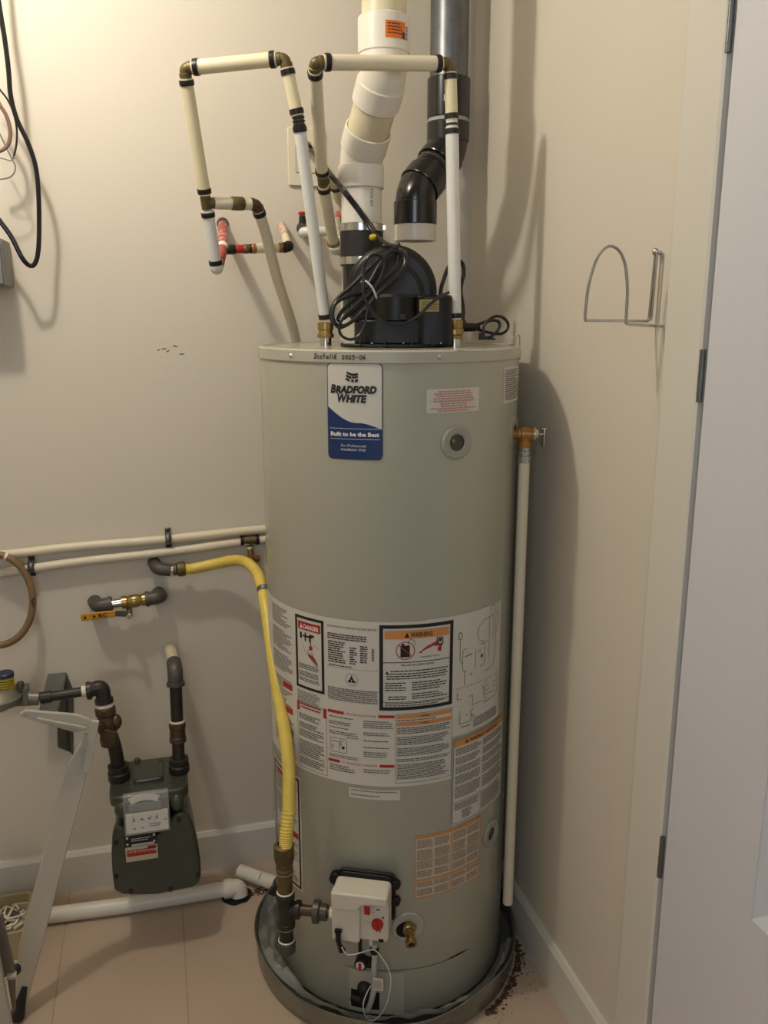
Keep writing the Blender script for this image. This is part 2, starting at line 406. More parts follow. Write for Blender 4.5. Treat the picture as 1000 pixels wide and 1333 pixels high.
# --- brand badge
badge = nb(); rpatch(badge, W, -0.197, -0.087, 1.275, 1.4585, 0.0006, 0.009)
badge = obj('badge', badge, 'giron', wh, flat=True)
b = nb(); rpatch(b, W, -0.195, -0.089, 1.277, 1.4565, 0.0012, 0.008); obj('badge_face', b, 'paper', badge, flat=True)
def wave(u):
    t = (u + 0.195) / 0.106
    return 1.3765 - 0.034 * (t ** 0.55) * (1.0 if t < 0.0 else 1) + 0.012 * math.sin(t * math.pi) * 0.0 if t < 0 else 1.376 - 0.030 * math.sin(min(1, t / 0.55) * math.pi / 2) + (0 if t < 0.62 else -0.012 * ((t - 0.62) / 0.38) ** 1.5)
b = nb()
def bcut(u):
    d = min(u + 0.195, -0.089 - u); r = 0.008
    return 1.277 + (0 if d >= r else r - math.sqrt(max(0, r * r - (r - d) ** 2)))
patch(b, W, -0.195, -0.089, bcut, wave, 0.0016, 0.0015); obj('blue_wave', b, 'inkblue', badge, flat=True)
b = nb(); text(b, W, 'B', -0.1835, 1.4025, 0.0115, 0.0155, 0.002, 0.045, 0.22); text(b, W, 'RADFORD', -0.1385, 1.4025, 0.0800, 0.0132, 0.0021, 0.06, 0.22); text(b, W, 'W', -0.1650, 1.3855, 0.0205, 0.0155, 0.002, 0.045, 0.22); text(b, W, 'HITE', -0.1375, 1.3855, 0.041, 0.0132, 0.0021, 0.06, 0.22)
# flag emblem: dark waving bands
def fl(u, k): return 1.4425 - k * 0.0062 - 0.003 * math.sin((u + 0.155) / 0.023 * 3.1) - (u + 0.155) * 0.06
for k, (a0, a1) in enumerate(((-0.156, -0.134), (-0.157, -0.147), (-0.158, -0.150))):
    patch(b, W, a0, a1, (lambda u, k=k: fl(u, k) - 0.0045), (lambda u, k=k: fl(u, k)), 0.002, 0.002)
patch(b, W, -0.146, -0.134, lambda u: fl(u, 0) - 0.009, lambda u: fl(u, 0) - 0.0055, 0.002, 0.002)
patch(b, W, -0.147, -0.142, lambda u: fl(u, 2) - 0.004, lambda u: fl(u, 1) - 0.005, 0.002, 0.002)
patch(b, W, -0.140, -0.134, lambda u: fl(u, 2) - 0.004, lambda u: fl(u, 1) - 0.005, 0.002, 0.002)
obj('badge_lettering', b, 'ink', badge, flat=True)
b = nb(); text(b, W, 'Built to be the Best', -0.142, 1.3205, 0.096, 0.0078, 0.002, 0.04)
text(b, W, 'For Professional', -0.144, 1.300, 0.050, 0.005, 0.002, 0, 0.2); text(b, W, 'Installation Only', -0.144, 1.2925, 0.050, 0.005, 0.002, 0, 0.2)
patch(b, W, -0.191, -0.093, 1.3345, 1.3352, 0.002); patch(b, W, -0.191, -0.093, 1.3145, 1.3152, 0.002)
obj('badge_motto', b, 'inkwhite', badge, flat=True)
# --- handwriting on the cap ring
hw = nb(); x = -0.226; W2 = Wrap((TX, TY, 0), (0, 0, 1), (0, -1, 0), rc)
GL = {'I': [[(0, 0), (1, .1)], [(.1, .9), (1, 1)], [(.9, .95), (.2, .05)]], 'n': [[(0, .6), (.1, 0)], [(.05, .5), (.5, .65), (.8, .4), (.9, 0)]],
      's': [[(.8, .6), (.2, .55), (.3, .35), (.8, .25), (.6, 0), (0, 0)]], 't': [[(.4, 1.2), (.4, 0)], [(0, .7), (1, .75)]],
      'a': [[(.8, .5), (.3, .55), (0, .2), (.4, 0), (.8, .3), (.9, .0)], [(.8, .6), (.85, 0)]], 'l': [[(.4, 1), (.3, 0)]],
      'e': [[(0, .35), (.7, .4), (.6, .65), (.2, .6), (0, .2), (.4, 0), (.8, .1)], [(.4, .85), (.9, 1.1)]],
      '2': [[(0, .6), (.4, .8), (.8, .6), (.6, .3), (0, 0), (.9, .05)]], '0': [[(.5, .8), (.1, .6), (.1, .15), (.5, 0), (.9, .2), (.9, .6), (.5, .8)]],
      '5': [[(.9, .8), (.2, .8), (.15, .5), (.7, .45), (.8, .15), (.4, 0), (0, .05)]], '-': [[(.1, .4), (.8, .42)]], '6': [[(.8, .9), (.2, .5), (.1, .15), (.5, 0), (.9, .2), (.6, .4), (.2, .3)]]}
for ch in 'Installe 2025-06':
    if ch != ' ':
        for st in GL[ch]: stroke(hw, W2, [(x + a * 0.0052, 1.4655 + bb * 0.0088) for a, bb in st], 0.0015, 0.0006)
    x += 0.0068 if ch not in 'l' else 0.005
    if ch == ' ': x += 0.002
hw = obj('handwriting', hw, 'ink', wh, flat=True)
# --- white and red instruction label beside the badge
L = nb(); rpatch(L, W, -0.004, 0.113, 1.364, 1.4095, 0.0006, 0.003); L = obj('notice_label', L, 'paper', wh, flat=True); lab(L, 'white label with small red print')
b = nb(); v = 1.4055
rr = random.Random(3)
for k in range(9):
    w = rr.uniform(0.030, 0.054); lines(b, W, 0.0545 - w, 0.0545 + w, v, v - 0.0026, 0.0045, 0.0012, 0.55, 0.02); v -= 0.0045 if k != 3 else 0.0052
patch(b, W, -0.003, 0.112, 1.3868, 1.3873, 0.0012); obj('fine_print', b, 'fineo', L, flat=True, stuff=True)
L = nb(); rpatch(L, W, 0.194, 0.291, 1.371, 1.443, 0.0006, 0.003); L = obj('rating_label', L, 'paper', wh, flat=True)
b = nb(); lines(b, W, 0.200, 0.285, 1.438, 1.376, 0.0042, 0.0012, 0.5, 0.3); obj('fine_print', b, 'fine', L, flat=True, stuff=True)

# --- the big wrap-round label
H1 = 0.0006; H2 = 0.0012; H3 = 0.0017
big = nb(); patch(big, W, -0.445, 0.0635, 0.584, 0.948, H1); patch(big, W, 0.0, 0.215, 0.68, 0.950, H1); big = obj('wrap_label', big, 'paper', wh, flat=True)
K, F1, RD, OR, WT = nb(), nb(), nb(), nb(), nb()     # black, fine print, red, orange, white
# far left column
for va, vb in ((0.935, 0.895), (0.885, 0.84), (0.83, 0.79), (0.775, 0.70), (0.69, 0.61)): lines(F1, W, -0.395, -0.305, va, vb, 0.0052, H2, 0.42, 0.5)
for v in (0.756, 0.700, 0.598): patch(RD, W, -0.345, -0.308, v, v + 0.014, H2)
# danger panel
frame(K, W, -0.292, -0.214, 0.776, 0.938, 0.006, H2)
patch(RD, W, -0.283, -0.222, 0.908, 0.926, H2); text(WT, W, 'DANGER', -0.246, 0.9115, 0.040, 0.0095, H3, 0.03)
b3 = [(-0.277, 0.911), (-0.269, 0.911), (-0.273, 0.9225)]; WT.faces.new([WT.verts.new(W(u, v, H3)) for u, v in b3])
# tap and scalding water drawing
patch(K, W, -0.270, -0.244, 0.893, 0.897, H2); patch(K, W, -0.278, -0.272, 0.888, 0.902, H2); patch(K, W, -0.264, -0.260, 0.884, 0.903, H2); patch(K, W, -0.252, -0.247, 0.884, 0.900, H2); patch(K, W, -0.251, -0.238, 0.896, 0.901, H2); patch(K, W, -0.249, -0.247, 0.876, 0.886, H2)
patch(RD, W, -0.252, -0.243, lambda u: 0.866 + (u + 0.252) * 0.2, 0.876, H2)
patch(RD, W, -0.253, -0.232, lambda u: 0.853 - (u + 0.253) * 0.75, lambda u: 0.862 - (u + 0.253) * 0.75 - abs(u + 0.243) * 0.3, H2, 0.003)
stroke(K, W, [(-0.256, 0.864), (-0.252, 0.852), (-0.241, 0.842), (-0.231, 0.834)], 0.0012, H3)
stroke(K, W, [(-0.246, 0.862), (-0.238, 0.850), (-0.229, 0.837)], 0.0012, H3)
stroke(F1, W, [(-0.270, 0.872), (-0.262, 0.858), (-0.252, 0.852)], 0.0008, H2); stroke(F1, W, [(-0.240, 0.880), (-0.228, 0.874)], 0.0008, H2)
for va, vb in ((0.832, 0.818), (0.815, 0.803), (0.800, 0.790)): lines(K, W, -0.283, -0.223, va, vb, 0.0042, H2, 0.4, 0.2)
# data plate area
text(K, W, 'AUTOMATIC STORAGE WATER HEATER', -0.152, 0.929, 0.106, 0.0045, H2)
lines(K, W, -0.205, -0.115, 0.916, 0.903, 0.0046, H2, 0.5, 0.1); lines(K, W, -0.204, -0.165, 0.899, 0.853, 0.0048, H2, 0.5, 0.5); lines(K, W, -0.156, -0.140, 0.890, 0.853, 0.0048, H2, 0.5, 0.3); lines(K, W, -0.134, -0.118, 0.895, 0.858, 0.0048, H2, 0.5, 0.5)
lines(K, W, -0.203, -0.150, 0.848, 0.842, 0.005, H2, 0.4, 0.1)
for i in range(14): patch(K, W, -0.110, -0.105, 0.865 + i * 0.0019, 0.8660 + i * 0.0019 - (0.0003 if i % 3 else -0.0003), H2)
# round seal
def disc(bb, mp, cu, cv, r, h, n=28, r0=0.0, asp=1.0):
    ring = [(cu + r * math.cos(2 * math.pi * i / n), cv + r * math.sin(2 * math.pi * i / n)) for i in range(n)]
    if r0 <= 0: bb.faces.new([bb.verts.new(mp(a, c, h)) for a, c in ring]); return
    inn = [(cu + r0 * math.cos(2 * math.pi * i / n), cv + r0 * math.sin(2 * math.pi * i / n)) for i in range(n)]
    A = [bb.verts.new(mp(a, c, h)) for a, c in ring]; B = [bb.verts.new(mp(a, c, h)) for a, c in inn]
    for i in range(n): bb.faces.new((A[i], A[(i + 1) % n], B[(i + 1) % n], B[i]))
disc(K, W, -0.152, 0.820, 0.0135, H2, r0=0.0128)
for tri in (((-0.152, 0.831), (-0.156, 0.820), (-0.148, 0.820)), ((-0.162, 0.815), (-0.153, 0.823), (-0.153, 0.813)), ((-0.142, 0.815), (-0.151, 0.823), (-0.151, 0.813))): K.faces.new([K.verts.new(W(u, v, H2)) for u, v in tri])
lines(F1, W, -0.206, -0.098, 0.798, 0.767, 0.0042, H2, 0.5, 0.02); lines(F1, W, -0.290, -0.225, 0.769, 0.735, 0.0042, H2, 0.4, 0.2)
patch(F1, W, -0.207, -0.097, 0.8425, 0.8431, H2)
# warning panel
frame(K, W, -0.0945, 0.061, 0.757, 0.942, 0.0075, H2)
patch(OR, W, -0.084, 0.051, 0.912, 0.930, H2); text(K, W, 'WARNING', -0.009, 0.9155, 0.046, 0.0105, H3, 0.015)
K.faces.new([K.verts.new(W(u, v, H3)) for u, v in ((-0.044, 0.915), (-0.034, 0.915), (-0.039, 0.926))])
# prohibition sign over a fuel can
patch(K, W, -0.052, -0.033, 0.873, 0.898, H2); patch(K, W, -0.050, -0.044, 0.898, 0.902, H2); stroke(K, W, [(-0.036, 0.898), (-0.036, 0.906), (-0.031, 0.912), (-0.024, 0.908), (-0.022, 0.898)], 0.001, H2)
disc(RD, W, -0.042, 0.887, 0.0195, H3, r0=0.0178); stroke(RD, W, [(-0.055, 0.899), (-0.029, 0.875)], 0.0016, H3)
# flames and falling figure
fpts = [(-0.016, 0.880), (0.034, 0.880), (0.034, 0.888), (0.038, 0.898), (0.030, 0.893), (0.026, 0.904), (0.022, 0.895), (0.016, 0.900), (0.013, 0.892), (0.006, 0.896), (0.004, 0.888)]
for i in range(1, len(fpts) - 1): RD.faces.new([RD.verts.new(W(u, v, H2)) for u, v in (fpts[0], fpts[i], fpts[i + 1])])
stroke(K, W, [(0.024, 0.909), (0.036, 0.909), (0.037, 0.897), (0.030, 0.893), (0.024, 0.899), (0.024, 0.909)], 0.0022, H3); disc(K, W, 0.0305, 0.904, 0.0035, H3, 12)
text(K, W, 'Flammable Vapors', 0.010, 0.870, 0.040, 0.0036, H2)
patch(K, W, -0.087, 0.054, 0.8610, 0.8625, H2)
text(K, W, 'FIRE AND EXPLOSION HAZARD', -0.016, 0.854, 0.070, 0.004, H2, 0.01)
lines(K, W, -0.050, 0.015, 0.850, 0.848, 0.005, H2, 0.4, 0)
K.faces.new([K.verts.new(W(u, v, H2)) for u, v in ((-0.082, 0.837), (-0.076, 0.837), (-0.079, 0.844))])
lines(K, W, -0.072, 0.050, 0.844, 0.840, 0.0052, H2, 0.42, 0.02); lines(K, W, -0.080, 0.050, 0.838, 0.822, 0.0052, H2, 0.42, 0.05)
lines(K, W, -0.083, -0.040, 0.818, 0.800, 0.0052, H2, 0.42, 0.3); lines(K, W, -0.028, 0.050, 0.818, 0.797, 0.0052, H2, 0.42, 0.3)
lines(K, W, -0.083, -0.030, 0.793, 0.791, 0.0052, H2, 0.42, 0.1); lines(K, W, -0.077, -0.032, 0.788, 0.777, 0.0050, H2, 0.42, 0.3); lines(K, W, -0.028, 0.050, 0.793, 0.777, 0.0050, H2, 0.42, 0.3)
patch(K, W, -0.087, 0.054, 0.7745, 0.7755, H2); lines(K, W, -0.083, 0.050, 0.773, 0.766, 0.0045, H2, 0.4, 0.3)
# lower band: left text column, operating instructions, right text column
frame(F1, W, -0.292, -0.210, 0.590, 0.744, 0.0008, H2)
patch(RD, W, -0.291, -0.284, 0.722, 0.744, H2); patch(RD, W, -0.218, -0.211, 0.722, 0.744, H2); lines(RD, W, -0.280, -0.222, 0.741, 0.724, 0.007, H2, 0.5, 0.1)
for va, vb in ((0.716, 0.700), (0.696, 0.684), (0.680, 0.660), (0.655, 0.620), (0.615, 0.598)): lines(F1, W, -0.287, -0.217, va, vb, 0.0046, H2, 0.5, 0.35)
patch(RD, W, -0.207, -0.170, 0.740, 0.7465, H2); patch(RD, W, -0.097, -0.0635, 0.740, 0.7465, H2); text(RD, W, 'OPERATING INSTRUCTIONS', -0.134, 0.7405, 0.066, 0.0048, H2)
for va, vb, u1 in ((0.733, 0.729, -0.145), (0.722, 0.714, -0.150), (0.709, 0.706, -0.155), (0.700, 0.690, -0.140)): lines(F1, W, -0.204, u1, va, vb, 0.0046, H2, 0.42, 0.2)
for va, vb, u1 in ((0.732, 0.716, -0.066), (0.706, 0.699, -0.070), (0.688, 0.685, -0.075), (0.673, 0.670, -0.064), (0.662, 0.650, -0.078)): lines(F1, W, -0.128, u1, va, vb, 0.0046, H2, 0.42, 0.2)
# drawing of the control valve
def rrs(bb, u0, u1, v0, v1, r, w=0.0009):
    pts = rrect(u0, v0, u1, v1, r, 3); pts.append(pts[0]); stroke(bb, W, pts, w, H2)
rrs(K, -0.202, -0.164, 0.652, 0.684, 0.004, 0.0008); stroke(K, W, [(-0.181, 0.652), (-0.181, 0.676), (-0.178, 0.680), (-0.170, 0.680)], 0.0008, H2); rrs(K, -0.198, -0.195, 0.660, 0.668, 0.001, 0.0008); disc(K, W, -0.172, 0.664, 0.0035, H2, 10); rrs(K, -0.179, -0.176, 0.668, 0.677, 0.001, 0.0008)
stroke(F1, W, [(-0.199, 0.676), (-0.184, 0.676)], 0.0014, H2)
lines(F1, W, -0.204, -0.140, 0.646, 0.640, 0.0042, H2, 0.42, 0.3); lines(F1, W, -0.165, -0.138, 0.690, 0.686, 0.0042, H2, 0.4, 0.1)
patch(RD, W, -0.207, -0.180, 0.628, 0.6345, H2); patch(RD, W, -0.094, -0.0635, 0.628, 0.6345, H2); text(RD, W, 'TO TURN OFF GAS TO APPLIANCE', -0.137, 0.6285, 0.076, 0.0048, H2)
lines(F1, W, -0.204, -0.145, 0.622, 0.606, 0.0052, H2, 0.42, 0.3); lines(F1, W, -0.128, -0.070, 0.622, 0.612, 0.0052, H2, 0.42, 0.3)
frame(K, W, -0.061, 0.062, 0.592, 0.749, 0.0007, H2)
for v in (0.738, 0.722): patch(OR, W, -0.059, 0.060, v, v + 0.0085, H2); text(K, W, 'WARNING', 0.0, v + 0.002, 0.020, 0.0045, H3)
lines(K, W, -0.058, 0.058, 0.735, 0.731, 0.0042, H2, 0.42, 0.3)
for va, vb in ((0.718, 0.700), (0.697, 0.676), (0.672, 0.650), (0.647, 0.640), (0.635, 0.600)): lines(F1, W, -0.058, 0.058, va, vb, 0.0040, H2, 0.5, 0.2)
# plumbing diagram at the right
def dl_(pts, w=0.0012): stroke(F1, W, pts, w, H2)
dl_([(0.170, 0.925), (0.150, 0.925), (0.132, 0.914), (0.126, 0.898), (0.132, 0.882), (0.150, 0.873), (0.160, 0.874)]); dl_([(0.172, 0.935), (0.170, 0.942), (0.176, 0.949), (0.186, 0.946), (0.188, 0.930), (0.196, 0.926)])
dl_([(0.166, 0.832), (0.166, 0.925), (0.180, 0.928), (0.180, 0.870)]); dl_([(0.190, 0.925), (0.190, 0.830), (0.184, 0.812), (0.160, 0.806), (0.098, 0.812)]); dl_([(0.198, 0.940), (0.204, 0.915), (0.192, 0.880)])
dl_(rrect(0.086, 0.822, 0.150, 0.872, 0.006, 2) + [(0.150, 0.866)]); dl_([(0.122, 0.824), (0.122, 0.866)]); disc(F1, W, 0.133, 0.858, 0.004, H2, 12, 0.003); disc(F1, W, 0.141, 0.845, 0.0045, H2, 10); dl_([(0.092, 0.855), (0.112, 0.857)], 0.002)
dl_([(0.074, 0.905), (0.078, 0.912), (0.084, 0.905), (0.082, 0.896), (0.076, 0.896), (0.074, 0.905)], 0.0016); dl_([(0.079, 0.896), (0.079, 0.850), (0.086, 0.840)]); dl_([(0.092, 0.822), (0.092, 0.792)]); disc(F1, W, 0.110, 0.812, 0.003, H2, 10, 0.002)
for u, v, w in ((0.140, 0.937, 0.03), (0.150, 0.905, 0.016), (0.145, 0.893, 0.018), (0.120, 0.915, 0.012), (0.195, 0.905, 0.012), (0.150, 0.890, 0.01), (0.120, 0.803, 0.03), (0.150, 0.795, 0.02), (0.09, 0.885, 0.008), (0.16, 0.865, 0.008)): lines(F1, W, u, u + w, v, v - 0.002, 0.004, H2, 0.5, 0)
patch(F1, W, 0.066, 0.212, 0.7865, 0.7872, H2)
dl_([(0.074, 0.772), (0.150, 0.772), (0.150, 0.752)]); dl_([(0.074, 0.778), (0.074, 0.762), (0.116, 0.762), (0.116, 0.740), (0.150, 0.740)]); dl_([(0.155, 0.780), (0.205, 0.780), (0.205, 0.742), (0.155, 0.742), (0.155, 0.780)]); dl_([(0.160, 0.770), (0.198, 0.770)]); dl_([(0.160, 0.760), (0.198, 0.760)]); dl_([(0.160, 0.750), (0.190, 0.750)])
dl_([(0.082, 0.735), (0.082, 0.705), (0.112, 0.705), (0.112, 0.730)]); disc(F1, W, 0.118, 0.715, 0.004, H2, 12, 0.0028); disc(F1, W, 0.100, 0.722, 0.0018, H2, 8); disc(F1, W, 0.082, 0.716, 0.0014, H2, 8); disc(F1, W, 0.116, 0.730, 0.0018, H2, 8)
lines(F1, W, 0.085, 0.112, 0.698, 0.694, 0.004, H2, 0.5, 0.1); lines(F1, W, 0.150, 0.200, 0.736, 0.732, 0.004, H2, 0.4, 0.1); lines(F1, W, 0.120, 0.208, 0.708, 0.686, 0.0045, H2, 0.5, 0.1)
prints(big, [('bold_print', 'ink', K, True), ('fine_print', 'fine', F1, True), ('red_print', 'inkred', RD, True), ('orange_print', 'inkorange', OR, True), ('white_print', 'inkwhite', WT, True)])
# --- warning label lower right
L = nb(); patch(L, W, 0.0655, 0.248, 0.470, 0.672, 0.0019); L = obj('warning_label', L, 'paper', wh, flat=True)
K, F1, OR = nb(), nb(), nb(); h4, h5 = 0.0024, 0.0029
frame(K, W, 0.0665, 0.247, 0.473, 0.671, 0.0010, h4); patch(OR, W, 0.0675, 0.246, 0.655, 0.670, h4); text(K, W, 'WARNING', 0.130, 0.6585, 0.040, 0.008, h5, 0.01); text(K, W, '/ AVERTISSEMENT', 0.182, 0.6585, 0.055, 0.008, h5)
K.faces.new([K.verts.new(W(u, v, h5)) for u, v in ((0.097, 0.6585), (0.105, 0.6585), (0.101, 0.6675))])
for va, vb in ((0.650, 0.632), (0.628, 0.612), (0.607, 0.590), (0.586, 0.566), (0.561, 0.530)):
    lines(F1, W, 0.072, 0.145, va, vb, 0.0042, h4, 0.5, 0.2); lines(F1, W, 0.152, 0.243, va, vb, 0.0042, h4, 0.5, 0.2)
patch(K, W, 0.067, 0.247, 0.524, 0.5248, h4); patch(K, W, 0.148, 0.1488, 0.474, 0.524, h4)
lines(F1, W, 0.072, 0.144, 0.520, 0.505, 0.0042, h4, 0.5, 0.2); lines(F1, W, 0.092, 0.120, 0.500, 0.480, 0.0042, h4, 0.5, 0.4); lines(F1, W, 0.152, 0.243, 0.520, 0.478, 0.0046, h4, 0.5, 0.2)
prints(L, [('bold_print', 'ink', K, True), ('fine_print', 'fine', F1, True), ('orange_print', 'inkorange', OR, True)])
# --- small white label
L = nb(); rpatch(L, W, -0.160, -0.051, 0.5525, 0.5755, 0.0006, 0.003); L = obj('small_white_label', L, 'paper', wh, flat=True)
b = nb(); lines(b, W, -0.156, -0.056, 0.572, 0.566, 0.0048, H2, 0.42, 0.1); lines(b, W, -0.156, -0.070, 0.5615, 0.556, 0.0048, H2, 0.42, 0.3); obj('fine_print', b, 'fine', L, flat=True, stuff=True)
# --- orange edged table label
L = nb(); patch(L, W, -0.0195, 0.154, 0.310, 0.463, 0.0006); L = obj('orange_table_label', L, 'papero', wh, flat=True)
K, F1, OR = nb(), nb(), nb()
frame(OR, W, -0.019, 0.1535, 0.3105, 0.4625, 0.0022, H2); patch(OR, W, 0.066, 0.0685, 0.311, 0.4625, H2); patch(OR, W, -0.018, 0.153, 0.352, 0.3565, H2); patch(OR, W, -0.018, 0.153, 0.456, 0.4615, H2)
for u0, u1 in ((-0.014, 0.022), (0.026, 0.063), (0.071, 0.107), (0.111, 0.149)):
    for va, vb in ((0.452, 0.430), (0.427, 0.404), (0.401, 0.380), (0.377, 0.361), (0.349, 0.335), (0.332, 0.316)): lines(F1, W, u0, u1, va, vb, 0.0040, H2, 0.52, 0.15)
prints(L, [('fine_print', 'fineb', F1, True), ('orange_print', 'inkorange', OR, True)])
# --- black framed label low on the left side
L = nb(); patch(L, W, -0.420, -0.288, 0.270, 0.558, 0.0006); L = obj('side_label', L, 'paper', wh, flat=True)
K, F1, RD = nb(), nb(), nb()
frame(K, W, -0.415, -0.293, 0.276, 0.552, 0.005, H2); patch(RD, W, -0.34, -0.30, 0.400, 0.414, H2); patch(RD, W, -0.40, -0.34, 0.53, 0.54, H2)
for va, vb in ((0.528, 0.49), (0.48, 0.43), (0.39, 0.35), (0.325, 0.285)): lines(F1, W, -0.40, -0.301, va, vb, 0.005, H2, 0.42, 0.3)
patch(K, W, -0.41, -0.298, 0.345, 0.3462, H2)
prints(L, [('bold_print', 'ink', K, True), ('fine_print', 'fine', F1, True), ('red_print', 'inkred', RD, True)])
# small folded yellow tag behind the hose on the jacket edge
bm = nb(); patch(bm, W, -0.462, -0.452, 0.95, 1.03, 0.004); obj('label_flap', bm, 'papero', wh, flat=True)

# --- ports on the jacket
def on_jacket(s, z, h=0.0):
    p = W(s, z, h); th = s / TR; n = V((math.sin(th), -math.cos(th), 0)); t = V((math.cos(th), math.sin(th), 0)); return p, n, t
def port(s, z, ro, ri, name='port_ring', m='ring', depth=0.006):
    p, n, t = on_jacket(s, z, -0.001)
    bm = nb(); lathe(bm, [(ro, 0), (ro, 0.003), (ro - 0.003, depth), (ri + 0.003, depth), (ri, depth - 0.002), (ri, -0.0)], p, n, 40); r = obj(name, bm, m, wh)
    bm = nb(); lathe(bm, [(ri, depth - 0.002), (ri * 0.96, 0.0015), (0, 0.0015)], p, n, 32); obj('port_hole', bm, 'giron', r)
    return r
pr = port(0.060, 1.305, 0.0335, 0.0165, 'round_port')
p, n, t = on_jacket(0.060, 1.305); bm = nb(); lathe(bm, [(0.004, 0), (0.004, 0.003), (0.002, 0.004), (0, 0.004)], p - t * 0.009 + n * 0.001 + V((0, 0, 0.004)), n, 12); obj('port_screw', bm, 'brass', pr)
port(0.197, 0.394, 0.033, 0.014, 'lower_round_port')
# drain valve
p, n, t = on_jacket(-0.033, 0.242)
bm = nb(); lathe(bm, [(0.036, -0.001), (0.036, 0.0015), (0.034, 0.003), (0.019, 0.003), (0.018, 0.0)], p, n, 40); rg = obj('drain_ring', bm, 'jacket', wh)
bm = nb(); lathe(bm, [(0.0185, 0.0034), (0, 0.0034)], p - t * 0.008 - V((0, 0, 0.004)), n, 32); obj('drain_hole', bm, 'dark', rg)
bm = nb(); pv_ = p + V((0, 0, 0.004)); lathe(bm, [(0.010, 0), (0.010, 0.008), (0.0135, 0.009), (0.0135, 0.018), (0.0105, 0.020), (0.0105, 0.028), (0, 0.030)], pv_, n, 20)
d2 = (n * 0.95 - V((0, 0, 0.30))).normalized(); q = pv_ + n * 0.018 - V((0, 0, 0.004))
lathe(bm, [(0.0085, 0), (0.0085, 0.016), (0.0120, 0.018), (0.0125, 0.028), (0.0075, 0.0285), (0.007, 0.022), (0, 0.022)], q, d2, 20)
lathe(bm, [(0.004, 0), (0.004, 0.010), (0.006, 0.011), (0.006, 0.016), (0, 0.017)], pv_ + n * 0.018, (t + V((0, 0, 0.8))), 14)
obj('drain_valve', bm, 'brass', wh)
bm = nb(); lathe(bm, [(0.0072, 0.0235), (0, 0.0235)], q, d2, 16); obj('drain_bore', bm, 'dark', wh)
# access panel seam and inner door at the bottom
bm = nb(); patch(bm, W, -0.175, 0.125, 0.1325, 0.1335, 0.0009); patch(bm, W, 0.06, 0.122, lambda u: 0.133, lambda u: 0.1335 + 0.0035 * math.sin((u - 0.06) / 0.062 * 3.14), 0.0011); obj('panel_seam', bm, 'dark', wh, flat=True)
bm = nb(); patch(bm, W, -0.165, -0.040, 0.020, 0.128, 0.0016); o = obj('access_panel', bm, 'jacket', wh, flat=True)
bm = nb(); patch(bm, W, 0.1185, 0.1195, 0.03, 0.125, 0.0009); obj('panel_edge', bm, 'ring', wh, flat=True)
bm = nb(); patch(bm, W, -0.160, -0.095, 0.030, 0.076, 0.0022); hole = obj('burner_opening', bm, 'dark', wh, flat=True)
bm = nb(); p, n, t = on_jacket(-0.128, 0.085, 0.002); sphere(bm, p, 0.017, 1, 1, 1, 16); cyl(bm, p, p + V((0, 0, -0.03)) + n * 0.004, 0.012, seg=14)
cyl(bm, p - t * 0.03 - V((0, 0, .03)), p + t * 0.002 - V((0, 0, .03)) + n * 0.006, 0.009, seg=12); obj('burner_grommet', bm, 'rubber', wh)

# --- gas control valve, boxed white plastic on a black backing plate
sv = -0.1230; zc = 0.3270
P0, n, t = on_jacket(sv, zc); up = V((0, 0, 1))
def L3(a, b, c): return P0 + t * (a * 1.07) + up * b + n * c       # a right, b up, c out
def lbox(bm, a0, a1, b0, b1, c0, c1): obox(bm, L3((a0 + a1) / 2, (b0 + b1) / 2, (c0 + c1) / 2), t * abs(a1 - a0) / 2, up * abs(b1 - b0) / 2, n * abs(c1 - c0) / 2)
gv = None
bm = nb(); prism(bm, [L3(a, b, 0.012) for a, b in rrect(-0.055, -0.050, 0.062, 0.065, 0.012)], n * 0.006); gv = obj('gas_control_valve', bm, 'black', wh, bevel=0.002)
bm = nb(); prism(bm, [L3(a, b, 0.018) for a, b in rrect(-0.052, -0.045, 0.056, 0.061, 0.012)], n * 0.004); lbox(bm, -0.02, 0.05, -0.02, 0.05, -0.012, 0.014)
cyl(bm, L3(-0.060, 0.040, 0.006), L3(-0.060, 0.040, 0.024), 0.0135, seg=20); cyl(bm, L3(0.062, 0.040, 0.008), L3(0.062, 0.040, 0.022), 0.0105, seg=16); cyl(bm, L3(0.062, 0.0, 0.008), L3(0.062, 0.0, 0.022), 0.0105, seg=16)
obj('backing_plate', bm, 'black', gv, bevel=0.002)
bm = nb(); prism(bm, [L3(a, b, 0.022) for a, b in rrect(-0.056, -0.066, 0.055, 0.052, 0.009)], n * 0.043); obj('valve_body', bm, 'valve', gv, bevel=0.004, seg=3)
# hood over the top, block at the left, recessed panel at the right
sh = [(-0.056, 0.052), (0.055, 0.052), (0.055, 0.031), (0.014, 0.031), (0.006, 0.028), (0.000, 0.020), (-0.006, 0.014), (-0.012, 0.012), (-0.056, 0.012)]
bm = nb(); prism(bm, [L3(a, b, 0.058) for a, b in sh], n * 0.023); obj('front_hood', bm, 'valve', gv, bevel=0.004, seg=3)
bm = nb(); prism(bm, [L3(a, b, 0.058) for a, b in ((-0.056, 0.016), (0.000, 0.016), (0.000, -0.062), (-0.003, -0.067), (-0.056, -0.064))], n * 0.018); obj('front_block', bm, 'valve', gv, bevel=0.003, seg=3)
bm = nb(); lbox(bm, 0.008, 0.020, 0.001, 0.022, 0.064, 0.0715); obj('power_switch', bm, 'red', gv, bevel=0.001)
bm = nb(); lbox(bm, 0.008, 0.020, 0.022, 0.026, 0.064, 0.0705); obj('switch_bezel', bm, 'inkwhite', gv, bevel=0.0008)
c0 = L3(0.034, -0.021, 0.065)
